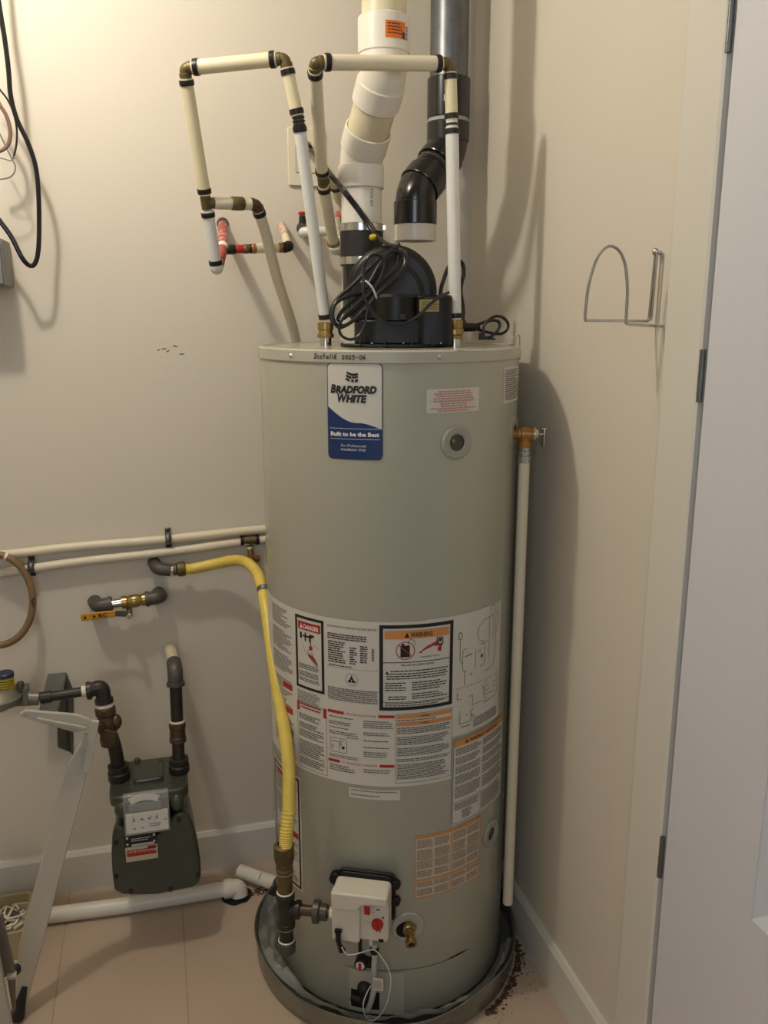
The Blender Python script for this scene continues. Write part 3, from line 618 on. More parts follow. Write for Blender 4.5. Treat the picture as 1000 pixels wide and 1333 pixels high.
bm = nb(); lathe(bm, [(0.0125, 0), (0.0125, 0.006), (0.011, 0.009), (0, 0.009)], c0, n, 28); obox(bm, c0 + n * 0.011, up * 0.009, t * 0.002, n * 0.003); obj('control_knob', bm, 'red', gv)
bm = nb(); fm = Flat(L3(0, 0, 0.0652), t, up)

for a, b0 in ((0.025, 0.016), (0.025, 0.004)): patch(bm, fm, a, a + 0.004, b0, b0 + 0.0015, 0.0002)
lines(bm, fm, 0.031, 0.043, 0.022, 0.019, 0.004, 0.0002, 0.4, 0); patch(bm, fm, 0.034, 0.041, 0.010, 0.014, 0.0002); patch(bm, fm, 0.012, 0.020, -0.0215, -0.0205, 0.0002); patch(bm, fm, 0.045, 0.050, -0.008, -0.003, 0.0002); patch(bm, fm, 0.040, 0.043, -0.042, -0.037, 0.0002)
obj('dial_marks', bm, 'fine', gv, flat=True, stuff=True)
bm = nb(); lbox(bm, 0.036, 0.046, -0.064, -0.058, 0.063, 0.067); obj('vent_slot', bm, 'dark', gv)
# black plug, bracket, rod under the valve
bm = nb(); tube(bm, [L3(-0.041, -0.037, 0.086), L3(-0.041, -0.055, 0.086), L3(-0.040, -0.070, 0.082), L3(-0.036, -0.088, 0.076)], [0.0058, 0.0058, 0.0045, 0.0075], 14); obox(bm, L3(-0.041, -0.036, 0.083), t * 0.0075, up * 0.0025, n * 0.004); obj('sensor_plug', bm, 'black', gv)
bm = nb(); lbox(bm, -0.033, -0.018, -0.090, -0.066, 0.03, 0.045); lbox(bm, -0.013, -0.006, -0.135, -0.062, 0.020, 0.027); obj('plug_bracket', bm, 'black', gv, bevel=0.001)
bm = nb(); lbox(bm, 0.015, 0.022, -0.085, -0.060, 0.050, 0.056); obj('valve_spigot', bm, 'valve', gv)
# igniter button
p, n2, t2 = on_jacket(-0.133, 0.158)
bm = nb(); lathe(bm, [(0.014, 0), (0.014, 0.020), (0.010, 0.022), (0.010, 0.015), (0, 0.015)], p, n2, 24); obox(bm, p + n2 * 0.008 + t2 * 0.012, t2 * 0.014, up * 0.010, n2 * 0.006); ig = obj('igniter', bm, 'black', wh)
bm = nb(); lathe(bm, [(0.0098, 0.016), (0.0098, 0.023), (0.008, 0.0245), (0, 0.0245)], p, n2, 24); obj('igniter_cap', bm, 'inkwhite', ig)
bm = nb(); obox(bm, p + n2 * 0.026, t2 * 0.003, up * 0.0085, n2 * 0.0025); obj('igniter_button', bm, 'red', ig, bevel=0.001)
# corrugated supply tubes, tie, tag and white lead
bm = nb(); pts = smooth([(0.3878,1.53,0.2337),(0.3894,1.53,0.2103),(0.3889,1.535,0.1636),(0.3913,1.545,0.1092),(0.3875,1.558,0.0605),(0.381,1.568,0.0287)], 10)
tube(bm, pts, [0.0062 + 0.0004 * (i % 2) for i in range(len(pts))], 12); obj('supply_sleeve', bm, 'sleeve', wh)
bm = nb()
for k, dx_ in enumerate((-0.0025, 0.0025)): tube(bm, [q + t * dx_ for q in pts], 0.0018, 8)
obj('supply_wires', bm, 'thinw', wh, stuff=True)
bm = nb(); q = V((0.3886,1.53,0.2163)); cyl(bm, q + V((0, 0, 0.004)), q - V((0, 0, 0.006)), 0.009, seg=14); obox(bm, q + V((0.003, -0.008, 0.004)), t * 0.004, up * 0.004, n * 0.003); obj('cable_tie', bm, 'black', wh)
bm = nb(); tube(bm, smooth([(0.312,1.505,0.2609),(0.3184,1.505,0.2464),(0.3282,1.505,0.2386),(0.3488,1.508,0.2354),(0.3722,1.515,0.2321),(0.3862,1.517,0.2274),(0.3991,1.515,0.2109),(0.4145,1.515,0.1786),(0.4228,1.52,0.1393),(0.4178,1.53,0.0803),(0.4056,1.54,0.0401),(0.3868,1.542,0.0247),(0.3719,1.545,0.0378),(0.3668,1.545,0.0711),(0.3786,1.55,0.0978),(0.3881,1.553,0.1089)], 8), 0.0013, 8); obj('white_lead', bm, 'inkwhite', wh)
tc_ = V((0.3948,1.525,0.1336)); fm = Flat(tc_, t, up)
bm = nb(); prism(bm, [fm(a, b, 0) for a, b in rrect(-0.010, -0.016, 0.012, 0.016, 0.002, 2)], n * 0.0006); tg = obj('wire_tag', bm, 'paper', wh, flat=True)
bm = nb(); lines(bm, Turn(Flat(tc_ + n * 0.0012, t, up)), -0.011, 0.011, 0.008, -0.008, 0.0035, 0.0, 0.4, 0.3, word=(0.002, 0.005)); obj('fine_print', bm, 'fine', tg, flat=True, stuff=True)

# --- relief valve and discharge pipe on the right side
rv = thing('relief_valve', 'bronze pressure relief valve with white discharge pipe down right side of heater', 'valve', (0.745, 1.66, 1.307))
p, n3, t3 = on_jacket(0.262, 1.307)
bm = nb(); lathe(bm, [(0.034, -0.003), (0.034, 0.001), (0.031, 0.003), (0.014, 0.003)], p, n3, 40); fl_ = obj('valve_flange', bm, 'ring', wh)
VA = V((0.7492,1.65,1.302)); ax3 = V((0.94, -0.34, 0)).normalized()
bm = nb(); lathe(bm, [(0.009, -0.035), (0.011, -0.016), (0.0125, -0.014), (0.0125, -0.010), (0.0155, -0.008), (0.0155, 0.012), (0.0165, 0.013), (0.0165, 0.018), (0.012, 0.019)], VA, ax3, 24)
lathe(bm, [(0.013, 0.010), (0.013, -0.012), (0.0145, -0.014), (0.0145, -0.028), (0, -0.028)], VA, (0, 0, 1), 24); obj('valve_body', bm, 'bronze', rv)
bm = nb(); lathe(bm, [(0.0155, 0.018), (0.0155, 0.020), (0.011, 0.027), (0.004, 0.030), (0, 0.030)], VA, ax3, 24); cyl(bm, VA + ax3 * 0.03, VA + ax3 * 0.036, 0.003, seg=10); obj('bonnet', bm, 'steel', rv)
bm = nb(); q = VA + ax3 * 0.037; obox(bm, q - V((0, 0, 0.006)), (0.0015, 0, 0), (0, 0.0065, 0), (0, 0, 0.020)); obox(bm, q + V((0, 0, 0.012)), (0.0055, -0.002, 0), (0, 0.005, 0), (0, 0, 0.002)); obj('test_lever', bm, 'steel', rv, bevel=0.0008)
dp0 = V((VA.x, VA.y, VA.z - 0.026)); dp1 = V((VA.x, VA.y, 0.172))
bm = nb(); lathe(bm, [(0.0115, 0.0), (0.0115, -0.008), (0.0135, -0.009), (0.0135, -0.016), (0.0115, -0.017), (0.0115, -0.019), (0.0145, -0.020), (0.0145, -0.034), (0.011, -0.035)], dp0, (0, 0, 1), 24); obj('steel_adapter', bm, 'steel', rv)
bm = nb(); lathe(bm, [(0.0, -0.033), (0.0118, -0.033), (0.0118, dp1.z - dp0.z), (0.0098, dp1.z - dp0.z), (0.0098, dp1.z - dp0.z + 0.02), (0, dp1.z - dp0.z + 0.02)], dp0, (0, 0, 1), 24); obj('discharge_pipe', bm, 'creamp', rv)

# ------------------------------------------------------------------ drain pan with film
PX, PY, PR = 0.490, 1.812, 0.322
def wob(a): return 0.004 * math.sin(3 * a + 0.6) + 0.003 * math.sin(7 * a)
bm = nb(); seg = 120; prof = [(0, 0.0008), (PR - 0.012, 0.0008), (PR - 0.002, 0.006), (PR, 0.056), (PR + 0.004, 0.060), (PR + 0.0055, 0.056), (PR + 0.002, 0.050), (PR + 0.0006, 0.004), (PR - 0.01, 0.0), (0, 0.0)]
rings = []
for r, h in prof:
    ring = []
    for i in range(seg):
        a = 2 * math.pi * i / seg; k = min(1, h / 0.05); rr_ = r + (wob(a) * k if r > 0.2 else 0); hh = h + (0.003 * math.sin(5 * a + 1) * k if h > 0.03 else 0)
        x_ = PX + rr_ * math.cos(a); x_ = min(x_, 0.8135)
        ring.append(bm.verts.new((x_, PY + rr_ * math.sin(a), hh)) if r > 0 else None)
    rings.append(ring)
for ra, rb in zip(rings, rings[1:]):
    for i in range(seg):
        j = (i + 1) % seg
        if ra[0] is None or rb[0] is None: continue
        bm.faces.new((ra[i], ra[j], rb[j], rb[i]))
bm.faces.new(rings[1]); bm.faces.new(rings[-2][::-1])
pan = tag(obj('drain_pan', bm, 'pan'), 'round galvanised metal drain pan on the floor under the water heater', 'drain pan')
# crumpled clear film tucked between pan and heater
bm = nb(); rows = 9; colsn = 96; grid = []
for i in range(colsn + 1):
    a = math.radians(150 + (332 - 150) * i / colsn); row = []
    for k in range(rows + 1):
        f_ = k / rows; xo = PX + (PR - 0.003) * math.cos(a); yo = PY + (PR - 0.003) * math.sin(a); xi = TX + (TR + 0.004) * math.cos(a); yi = TY + (TR + 0.004) * math.sin(a)
        base = 0.060 * (1 - f_) ** 1.2 + 0.006 + 0.010 * f_
        amp = 0.016 * math.sin(math.pi * f_) * (1.5 if a < math.radians(220) else 0.8)
        nz = noise.noise(V((xo * 22, yo * 22, f_ * 3.1))) ; nz2 = noise.noise(V((xo * 60, yo * 60, f_ * 7)))
        z_ = max(0.004, base + amp * nz + amp * 0.5 * nz2 + (0.03 * math.sin(math.pi * f_) * max(0, 1 - abs(math.degrees(a) - 200) / 28)))
        g_ = 0.25 * nz * math.sin(math.pi * f_)
        ff = min(1, max(0, f_ + g_)); row.append(bm.verts.new((xo + (xi - xo) * ff, yo + (yi - yo) * ff, z_)))
    grid.append(row)
for i in range(colsn):
    for k in range(rows): bm.faces.new((grid[i][k], grid[i + 1][k], grid[i + 1][k + 1], grid[i][k + 1]))
obj_film = obj('plastic_film', bm, 'film'); tag(obj_film, 'crumpled clear plastic film lining the drain pan', 'plastic film')
obj_film['kind'] = 'stuff'
# rust crumbs beside the pan at right
bm = nb(); rnd = random.Random(5)
for k in range(420):
    a = math.radians(rnd.uniform(-62, -16)); r = PR + 0.006 + abs(rnd.gauss(0, 0.008 if k % 9 else 0.03)); c = V((PX + r * math.cos(a), PY + r * math.sin(a), 0.001)); s = rnd.uniform(0.0015, 0.0055 if k % 9 else 0.002)
    if c.x > 0.81: continue
    vs = [bm.verts.new(c + V((s * rnd.uniform(.5, 1.3) * math.cos(b_), s * rnd.uniform(.5, 1.3) * math.sin(b_), 0))) for b_ in (0, 1.3, 2.5, 3.8, 5)]; tp = bm.verts.new(c + V((0, 0, s * 0.6)))
    for i in range(5): bm.faces.new((vs[i], vs[(i + 1) % 5], tp))
tag(obj('rust_crumbs', bm, 'rust', stuff=True), 'brown rust crumbs scattered on the floor right of the drain pan', 'debris')

# ------------------------------------------------------------------ pipework helpers
def rings_at(parent, p, d, r=0.0150, w=0.010, m='crimp'):
    d = V(d).normalized(); p = V(p); bm = nb(); lathe(bm, [(r - 0.002, -w / 2), (r, -w / 2), (r + 0.0004, 0), (r, w / 2), (r - 0.002, w / 2)], p, d, 24); o = obj('crimp_ring', bm, m, parent)
    return o
def straight(parent, a, b, r, m, ring0=True, ring1=True, gap0=0.014, gap1=0.014, name='pipe', mark=None, ringr=None, ends=True):
    a, b = V(a), V(b); d = (b - a).normalized(); a2 = a + d * gap0; b2 = b - d * gap1
    bm = nb(); cyl(bm, a2, b2, r, seg=24)
    o = obj(name, bm, m, parent)
    rr_ = ringr or r + 0.0018
    if ring0: rings_at(parent, a2 + d * 0.008, d, rr_)
    if ring1: rings_at(parent, b2 - d * 0.008, d, rr_)
    if mark:
        bm = nb(); w = Turn(Wrap(a2, d, V((0, -1, 0)) + V((mark, 0, 0)), r)); Lg = (b2 - a2).length
        lines(bm, w, 0.03, Lg - 0.03, 0.0014, -0.0014, 0.006, 0.0003, 0.5, 0, word=(0.002, 0.006)); obj('printed_marks', bm, 'fine', o, flat=True, stuff=True)
    return o
def elbow(parent, p, da, db, r=0.0105, m='oldbrass', L=0.017, name='elbow', collar=True):
    """90 degree-ish fitting at p with arms along da and db"""
    p = V(p); da = V(da).normalized(); db = V(db).normalized(); bm = nb()
    tube(bm, fillet([p + da * L, p, p + db * L], L * 0.8, 8), r, 20)
    if collar:
        for d in (da, db): lathe(bm, [(r, L * 0.45), (r * 1.14, L * 0.5), (r * 1.14, L * 0.95), (r, L)], p, d, 20)
    return obj(name, bm, m, parent)
def tee(parent, p, d, db, r=0.0112, L=0.014, m='oldbrass'):
    p = V(p); d = V(d).normalized(); db = V(db).normalized(); bm = nb(); cyl(bm, p - d * L, p + d * L, r, seg=20); cyl(bm, p, p + db * L * 1.3, r, seg=20)
    return obj('tee', bm, m, parent)

# ------------------------------------------------------------------ cold water loop (left)
cw = thing('water_pipe', 'cream and white water pipe loop rising from the left nipple of the water heater', 'water pipe', (0.3685, 1.865, 1.482))
A0 = V((0.3685,1.865,1.4948)); A1 = V((0.3066,1.79,1.9151)); A2 = V((0.2808,1.78,2.0237)); A3 = V((0.095,1.85,2.0111)); A4 = V((0.1307,1.93,1.7746)); A5 = V((0.1494,1.97,1.6432))
bm = nb(); lathe(bm, [(0.0125, -0.012), (0.0125, 0.006), (0.0145, 0.008), (0.0145, 0.010)], V((A0.x, A0.y, 1.492)), (0, 0, 1), 20); obj('steel_nipple', bm, 'steel', cw)
bm = nb(); lathe(bm, [(0.0170, 0.010), (0.0180, 0.012), (0.0180, 0.018), (0.0155, 0.020), (0.0155, 0.026), (0.0175, 0.028), (0.0175, 0.042), (0.0130, 0.043), (0, 0.043)], V((A0.x, A0.y, 1.487)), (0, 0, 1), 6 * 4); obj('brass_union', bm, 'brass', cw)
A0u = V((A0.x, A0.y, 1.535)); d01 = (A1 - A0u).normalized()
straight(cw, A0u, A1, 0.0122, 'white', True, True, 0.0, 0.006, mark=None)
bm = nb(); cyl(bm, A1 - d01 * 0.010, A1 + d01 * 0.010, 0.0108, seg=20); obj('coupling', bm, 'oldbrass', cw)
bm = nb()
for k in range(3): lathe(bm, [(0.0105, -0.002), (0.0125, -0.002), (0.0125, 0.002), (0.0105, 0.002)], A1 + d01 * (-0.007 + k * 0.007), d01, 20)
obj('coupling_ribs', bm, 'crimp', cw)
straight(cw, A1, A2, 0.0122, 'ivory', True, True, 0.010, 0.016)
elbow(cw, A2, A1 - A2, A3 - A2); straight(cw, A2, A3, 0.0136, 'ivory', True, True, 0.016, 0.016)
elbow(cw, A3, A2 - A3, A4 - A3); straight(cw, A3, A4, 0.0126, 'ivory', True, True, 0.017, 0.016)
tee(cw, A4, A4 - A3, (0.99, 0.05, 0), L=0.0125)
straight(cw, A4, A5, 0.0126, 'white', True, True, 0.016, 0.006)
B1 = V((0.2396,1.96,1.7782)); straight(cw, A4, B1, 0.0125, 'creamp', False, False, 0.016, 0.008)
dB = (B1 - A4).normalized(); bm = nb(); mid = V((0.197,1.945,1.7768)); lathe(bm, [(0.0128, -0.014), (0.0140, -0.012), (0.0145, 0), (0.0140, 0.012), (0.0128, 0.014)], mid, dB, 24); obj('coupling', bm, 'oldbrass', cw)
B2 = V((0.263,2.0,1.7234)); B3 = V((0.3583,2.175,1.4501))
elbow(cw, B1, A4 - B1, B2 - B1, 0.0118, 'castb', 0.014); straight(cw, B1, B2, 0.0122, 'creamp', True, False, 0.014, 0); 
bm = nb(); tube(bm, smooth([B2, B2.lerp(B3, 0.35) + V((-0.002, 0, 0)), B3, V((B3.x + 0.01, B3.y, 1.15)), V((B3.x, B3.y, 1.0))], 8), 0.0122, 20); obj('pipe', bm, 'creamp', cw)
# white end elbow and painted red arm back to the wall
elbow(cw, A5, A4 - A5, V((0.1877,2.22,1.7598)) - A5, 0.0142, 'white', 0.012, name='white_elbow', collar=False)
R0 = V((0.1869,2.212,1.7573)); R1 = V((0.1687,2.02,1.6919)); 
bm = nb(); tube(bm, smooth([R0, V((0.1781,2.12,1.723)), R1, A5 + V((0.006, 0.012, 0.006))], 6), 0.0108, 20); lab(obj('stub_pipe', bm, 'redpipe', cw), 'pipe with chipped red paint')
bm = nb(); dR = (R1 - A5).normalized(); lathe(bm, [(0.0108, -0.006), (0.0132, -0.005), (0.0132, 0.005), (0.0108, 0.006)], R1, dR, 20); obj('white_collar', bm, 'white', cw)
bm = nb(); lathe(bm, [(0.0145, 0.0), (0.0140, 0.003), (0.0105, 0.004)], V((0.1876,2.218,1.7614)), (0, -1, 0), 24); obj('wall_rosette', bm, 'giron', cw)
# side branch: small valve line to the right
C0 = V((0.1702,2.02,1.687)); C1 = V((0.3186,2.03,1.6954)); C2 = V((0.3313,2.212,1.759))
dC = (C1 - C0).normalized()
def along(t0, t1, r, m, nm, s=20):
    bm = nb(); a = C0 + (C1 - C0) * t0; b = C0 + (C1 - C0) * t1; lathe(bm, [(0, 0), (r * 0.9, 0), (r, 0.002), (r, (b - a).length - 0.002), (r * 0.9, (b - a).length), (0, (b - a).length)], a, b - a, s); return obj(nm, bm, m, cw)
along(0.04, 0.18, 0.0108, 'crimp', 'black_fitting'); along(0.16, 0.34, 0.0096, 'red', 'red_sleeve'); along(0.30, 0.38, 0.0104, 'oldbrass', 'brass_fitting'); along(0.38, 0.43, 0.0104, 'crimp', 'black_fitting'); along(0.42, 0.50, 0.0110, 'bronze', 'copper_ring')
along(0.48, 0.86, 0.0106, 'creamp', 'pipe'); along(0.83, 0.91, 0.0112, 'bronze', 'copper_ring')
elbow(cw, C1, C0 - C1, C2 - C1, 0.0108, 'crimp', 0.013, 'black_elbow')
bm = nb(); cyl(bm, C1, C1.lerp(C2, 0.6), 0.0094, seg=18); obj('pipe', bm, 'creamp', cw)
bm = nb(); cyl(bm, C1.lerp(C2, 0.5), C2, 0.0100, seg=18); lab(obj('stub_pipe', bm, 'redworn', cw), 'pipe stub with pinkish worn paint')

# ------------------------------------------------------------------ hot water loop (right)
hwp = thing('water_pipe', 'white water pipe loop rising from the right nipple of the water heater', 'water pipe', (0.6206, 1.74, 1.482))
H0 = V((0.6206,1.74,1.4917)); H1_ = V((0.6065,1.74,1.914)); H2_ = V((0.6004,1.74,2.0257)); H3_ = V((0.3266,1.72,2.0049)); H4_ = V((0.3838,1.95,1.8322)); H5_ = V((0.4288,2.06,1.7098))
bm = nb(); lathe(bm, [(0.0125, -0.010), (0.0125, 0.006), (0.0150, 0.008), (0.0150, 0.010)], V((H0.x, H0.y, 1.490)), (0, 0, 1), 20); obj('steel_nipple', bm, 'steel', hwp)
bm = nb(); lathe(bm, [(0.0160, 0.008), (0.0165, 0.012), (0.0145, 0.016), (0.0185, 0.018), (0.0185, 0.028), (0.0160, 0.030), (0.0170, 0.032), (0.0170, 0.046), (0.0125, 0.047), (0, 0.047)], V((H0.x, H0.y, 1.488)), (0, 0, 1), 24); obj('brass_union', bm, 'brass', hwp)
Hu = V((H0.x, H0.y, 1.536)); straight(hwp, Hu, H1_, 0.0132, 'white', True, True, 0, 0.004); dh = (H1_ - Hu).normalized()
bm = nb(); cyl(bm, H1_ - dh * 0.008, H1_ + dh * 0.010, 0.0116, seg=20); obj('coupling', bm, 'inkwhite', hwp)
bm = nb(); lathe(bm, [(0.0115, -0.002), (0.0132, -0.002), (0.0132, 0.002), (0.0115, 0.002)], H1_ + dh * 0.001, dh, 20); obj('coupling_rib', bm, 'crimp', hwp)
straight(hwp, H1_, H2_, 0.0124, 'ivory', True, True, 0.008, 0.016, mark=0.2)
elbow(hwp, H2_, H1_ - H2_, H3_ - H2_); straight(hwp, H2_, H3_, 0.0140, 'creamp', True, True, 0.018, 0.017)
elbow(hwp, H3_, H2_ - H3_, H4_ - H3_); straight(hwp, H3_, H4_, 0.0130, 'creamp', True, True, 0.017, 0.016, mark=0.1)
tee(hwp, H4_, H4_ - H3_, (0.5, 0.85, 0)); straight(hwp, H4_, H5_, 0.0128, 'creamp', True, False, 0.016, 0.0)
T1 = V((0.4381,2.07,1.8406)); straight(hwp, H4_, T1, 0.0120, 'creamp', False, False, 0.012, 0.004); T2 = V((0.4577,2.16,1.7466))
elbow(hwp, T1, H4_ - T1, T2 - T1, 0.0125, 'castb', 0.013); bm = nb(); tube(bm, smooth([T1, V((0.4476,2.09,1.8163)), V((0.4728,2.13,1.7886)), V((0.4887,2.18,1.6941)), V((0.47, 2.18, 1.3))], 6), 0.0115, 18); obj('pipe', bm, 'creamp', hwp)
elbow(hwp, V((0.4352,2.065,1.693)), H4_ - H5_, V((0.55, 0.35, 0.6)), 0.0135, 'white', 0.014, name='white_elbow')
rings_at(hwp, H5_, H5_ - H4_, 0.0150, 0.008, 'bronze')
bm = nb(); pts = smooth([V((0.4436,2.07,1.69)), V((0.4537,2.09,1.7125)), V((0.4508,2.11,1.7386)), V((0.4557,2.14,1.7662))], 10); tube(bm, pts, [0.0098 if i % 3 else 0.0116 for i in range(len(pts))], 16); obj('corrugated_hose', bm, 'braid', hwp)
bm = nb(); tube(bm, [V((0.4556,2.14,1.7644)), V((0.4682,2.18,1.7794)), V((0.4771,2.212,1.7901))], 0.0095, 16); lab(obj('stub_pipe', bm, 'redpipe', hwp), 'worn red pipe stub')
# small stop valve on the wall with red cap
sv_ = thing('stop_valve', 'small wall stop valve with red cap and white elbow between the two pipe loops', 'valve', (0.3806,2.21,1.7491))
bm = nb(); cyl(bm, (0.3816,2.215,1.7569), (0.372,2.16,1.7482), 0.0130, seg=20); obj('valve_body', bm, 'giron', sv_)
bm = nb(); cyl(bm, (0.3749,2.17,1.7599), (0.3754,2.17,1.7794), 0.0085, 0.0075, seg=16); obox(bm, (0.3784,2.162,1.7663), (0.004, 0, 0), (0, 0.004, 0), (0, 0, 0.006)); obj('valve_stem', bm, 'crimp', sv_)
bm = nb(); lathe(bm, [(0.0085, 0), (0.009, 0.002), (0.009, 0.007), (0, 0.0085)], (0.3754,2.17,1.7812), (0, 0, 1), 18); obj('valve_cap', bm, 'red', sv_)
bm = nb(); tube(bm, fillet([(0.3771,2.18,1.7393), (0.3722,2.14,1.7394), (0.3966,2.13,1.7409), (0.44,2.13,1.7418)], 0.02, 6), 0.0115, 18); obj('white_elbow', bm, 'white', sv_)
bm = nb(); lathe(bm, [(0.0115, 0), (0.0135, 0), (0.0135, 0.006), (0.0115, 0.006)], (0.391,2.13,1.7407), (1, 0, 0), 20); obj('collar', bm, 'crimp', sv_)

# ------------------------------------------------------------------ white exhaust vent
vt = thing('vent_pipe', 'large white plastic exhaust vent pipe with offset elbows above the blower', 'vent pipe', (0.4662,1.93,1.727))
E0 = V((0.466,1.93,1.7075)); E1 = V((0.4654,1.93,1.8796)); E2 = V((0.4823,1.8,2.0159)); E3 = V((E2.x, E2.y, CZ))
r4 = 0.0445; rh = 0.0500
bm = nb(); cyl(bm, E0, E1, r4, seg=40); o = obj('pipe', bm, 'pvc', vt)
bm = nb(); w = Turn(Wrap(E0, (0, 0, 1), (0.28, -0.95, 0), r4), -1); text(bm, w, 'TYPE BH', -0.085, -0.004, 0.036, 0.007, 0.0004); lines(bm, w, -0.145, -0.110, 0.004, 0.0, 0.007, 0.0004, 0.8, 0); obj('printed_marks', bm, 'fine', o, flat=True, stuff=True)
up_ = V((0, 0, 1)); d45 = (E2 - E1).normalized()
def hub(parent, p, d, L, r, name='hub', m='pvc', wall=0.004):
    bm = nb(); lathe(bm, [(r - wall * 2, 0), (r - 0.001, 0), (r, 0.0015), (r, L - 0.0015), (r - 0.001, L), (r - wall, L), (r - wall, L - 0.01)], p, d, 40); return obj(name, bm, m, parent)
def bend45(parent, p, da, db, r, rh_, La, Lb, m):
    p = V(p); da = V(da).normalized(); db = V(db).normalized(); bm = nb()
    tube(bm, fillet([p + da * La, p, p + db * Lb], La * 0.9, 10), r + 0.002, 40)
    e = obj('vent_elbow', bm, m, parent)
    hub(e, p + da * (La * 0.35), da, La * 0.85, rh_, 'elbow_hub', m); hub(e, p + db * (Lb * 0.35), db, Lb * 0.85, rh_, 'elbow_hub', m)
bend45(vt, E1, -up_, d45, r4, rh, 0.055, 0.055, 'pvc')
bm = nb(); cyl(bm, E1.lerp(E2, 0.2), E1.lerp(E2, 0.8), r4, seg=40); obj('short_pipe', bm, 'pvcold', vt)
bend45(vt, E2, -d45, up_, r4, rh, 0.055, 0.050, 'pvc')
c0 = V((0.4871,1.8,2.0485)); hub(vt, V((E2.x, E2.y, c0.z)), up_, 0.066, rh + 0.002, 'coupling', 'pvc')
bm = nb(); cyl(bm, (E2.x, E2.y, E2.z + 0.02), (E2.x, E2.y, CZ), r4, seg=40); obj('pipe', bm, 'pvcold', vt)
w = Wrap((E2.x, E2.y, c0.z), up_, (-0.02, -1, 0), rh + 0.002)
bm = nb(); patch(bm, w, -0.010, 0.034, 0.018, 0.048, 0.0005, 0.004); st = obj('orange_sticker', bm, 'labelorange', vt, flat=True)
bm = nb(); lines(bm, w, -0.006, 0.030, 0.044, 0.022, 0.0055, 0.0009, 0.35, 0.3); obj('fine_print', bm, 'castb', st, flat=True, stuff=True)
bm = nb(); patch(bm, w, 0.026, 0.0335, 0.0185, 0.030, 0.0010); obj('navy_square', bm, 'bluedark', st, flat=True)
bm = nb()
for k in range(7): patch(bm, w, 0.036, 0.043, 0.019 + k * 0.0036, 0.021 + k * 0.0036, 0.0005)
obj('barcode', bm, 'fine', vt, flat=True, stuff=True)

# ------------------------------------------------------------------ black intake pipe in the corner
it = thing('intake_pipe', 'galvanised intake pipe with black fittings ending in a white open stub', 'intake pipe', (0.7264,2.115,1.997))
G1 = V((0.7275,2.115,1.9345)); G2 = V((0.6294,2.06,1.8289)); G0 = V((G1.x, G1.y, CZ))
rg_ = 0.0455; rgh = 0.0515
ztop = (0.7246,2.115,2.0942)[2]; zbot = (0.7262,2.115,2.0056)[2]
bm = nb(); cyl(bm, (G1.x, G1.y, ztop - 0.02), G0, rg_, seg=40); obj('metal_pipe', bm, 'galv', it)
hub(it, V((G1.x, G1.y, zbot)), up_, ztop - zbot, rgh, 'black_coupling', 'abs')
bm = nb(); w = Wrap((G1.x, G1.y, zbot), up_, (0.34, -0.94, 0), rgh); patch(bm, w, -0.046, -0.027, 0.030, 0.044, 0.0006); stk = obj('small_sticker', bm, 'paper', it, flat=True)
bm = nb(); cyl(bm, (G1.x, G1.y, zbot - 0.02), (G1.x, G1.y, zbot + 0.01), rgh - 0.003, seg=40); obj('clear_band', bm, 'sleeve', it)
dG = (G2 - G1).normalized()
bend45(it, G1, up_, dG, rg_, rgh, 0.052, 0.05, 'abs')
bm = nb(); cyl(bm, G1.lerp(G2, 0.3), G1.lerp(G2, 0.8), rg_ + 0.001, seg=40); obj('short_pipe', bm, 'abs', it)
bend45(it, G2, -dG, -up_, rg_, rgh, 0.045, 0.062, 'abs')
# glue smear along the joint
bm = nb(); pj = G1.lerp(G2, 0.50); x_, y_ = frame_of(dG); ring = []
for k in range(22):
    a = 2 * math.pi * k / 28 ; ring.append(pj + (x_ * math.cos(a) + y_ * math.sin(a)) * (rgh + 0.0012) + dG * (0.002 * math.sin(3 * a)))
tube(bm, ring, 0.0012, 6); obj('glue_line', bm, 'galv', it)
z0 = (0.6281,2.06,1.756)[2]; z1 = (0.6284,2.06,1.7173)[2]
bm = nb(); lathe(bm, [(rgh - 0.004, z0 - z1 + 0.012), (rgh - 0.002, z0 - z1 + 0.012), (rgh - 0.002, 0), (rg_ - 0.002, 0), (rg_ - 0.002, z0 - z1)], (G2.x, G2.y, z1), up_, 40); obj('white_stub', bm, 'pvc', it)

# ------------------------------------------------------------------ blower
Rv = V((0.964, -0.265, 0)); Dv = V((0.265, 0.964, 0))    # right and away as the blower faces
BC = V((0.520, 1.800, TOP - 0.002))
def Q(a, b, c): return BC + Rv * a + Dv * b + V((0, 0, c))
bl = thing('exhaust_blower', 'black plastic exhaust blower with domed housing standing on the water heater top', 'blower', tuple(BC))
bm = nb(); fo = [Q(a, b, 0.001) for a, b in rrect(-0.128, -0.095, 0.098, 0.10, 0.06, 8)]; prism(bm, fo, (0, 0, 0.006)); obj('base_flange', bm, 'black', bl, bevel=0.0015)
bm = nb(); prism(bm, [Q(a, b, 0.006) for a, b in rrect(-0.100, -0.078, 0.088, 0.085, 0.05, 8)], (0, 0, 0.050)); obj('base_housing', bm, 'black', bl, bevel=0.004, seg=3)
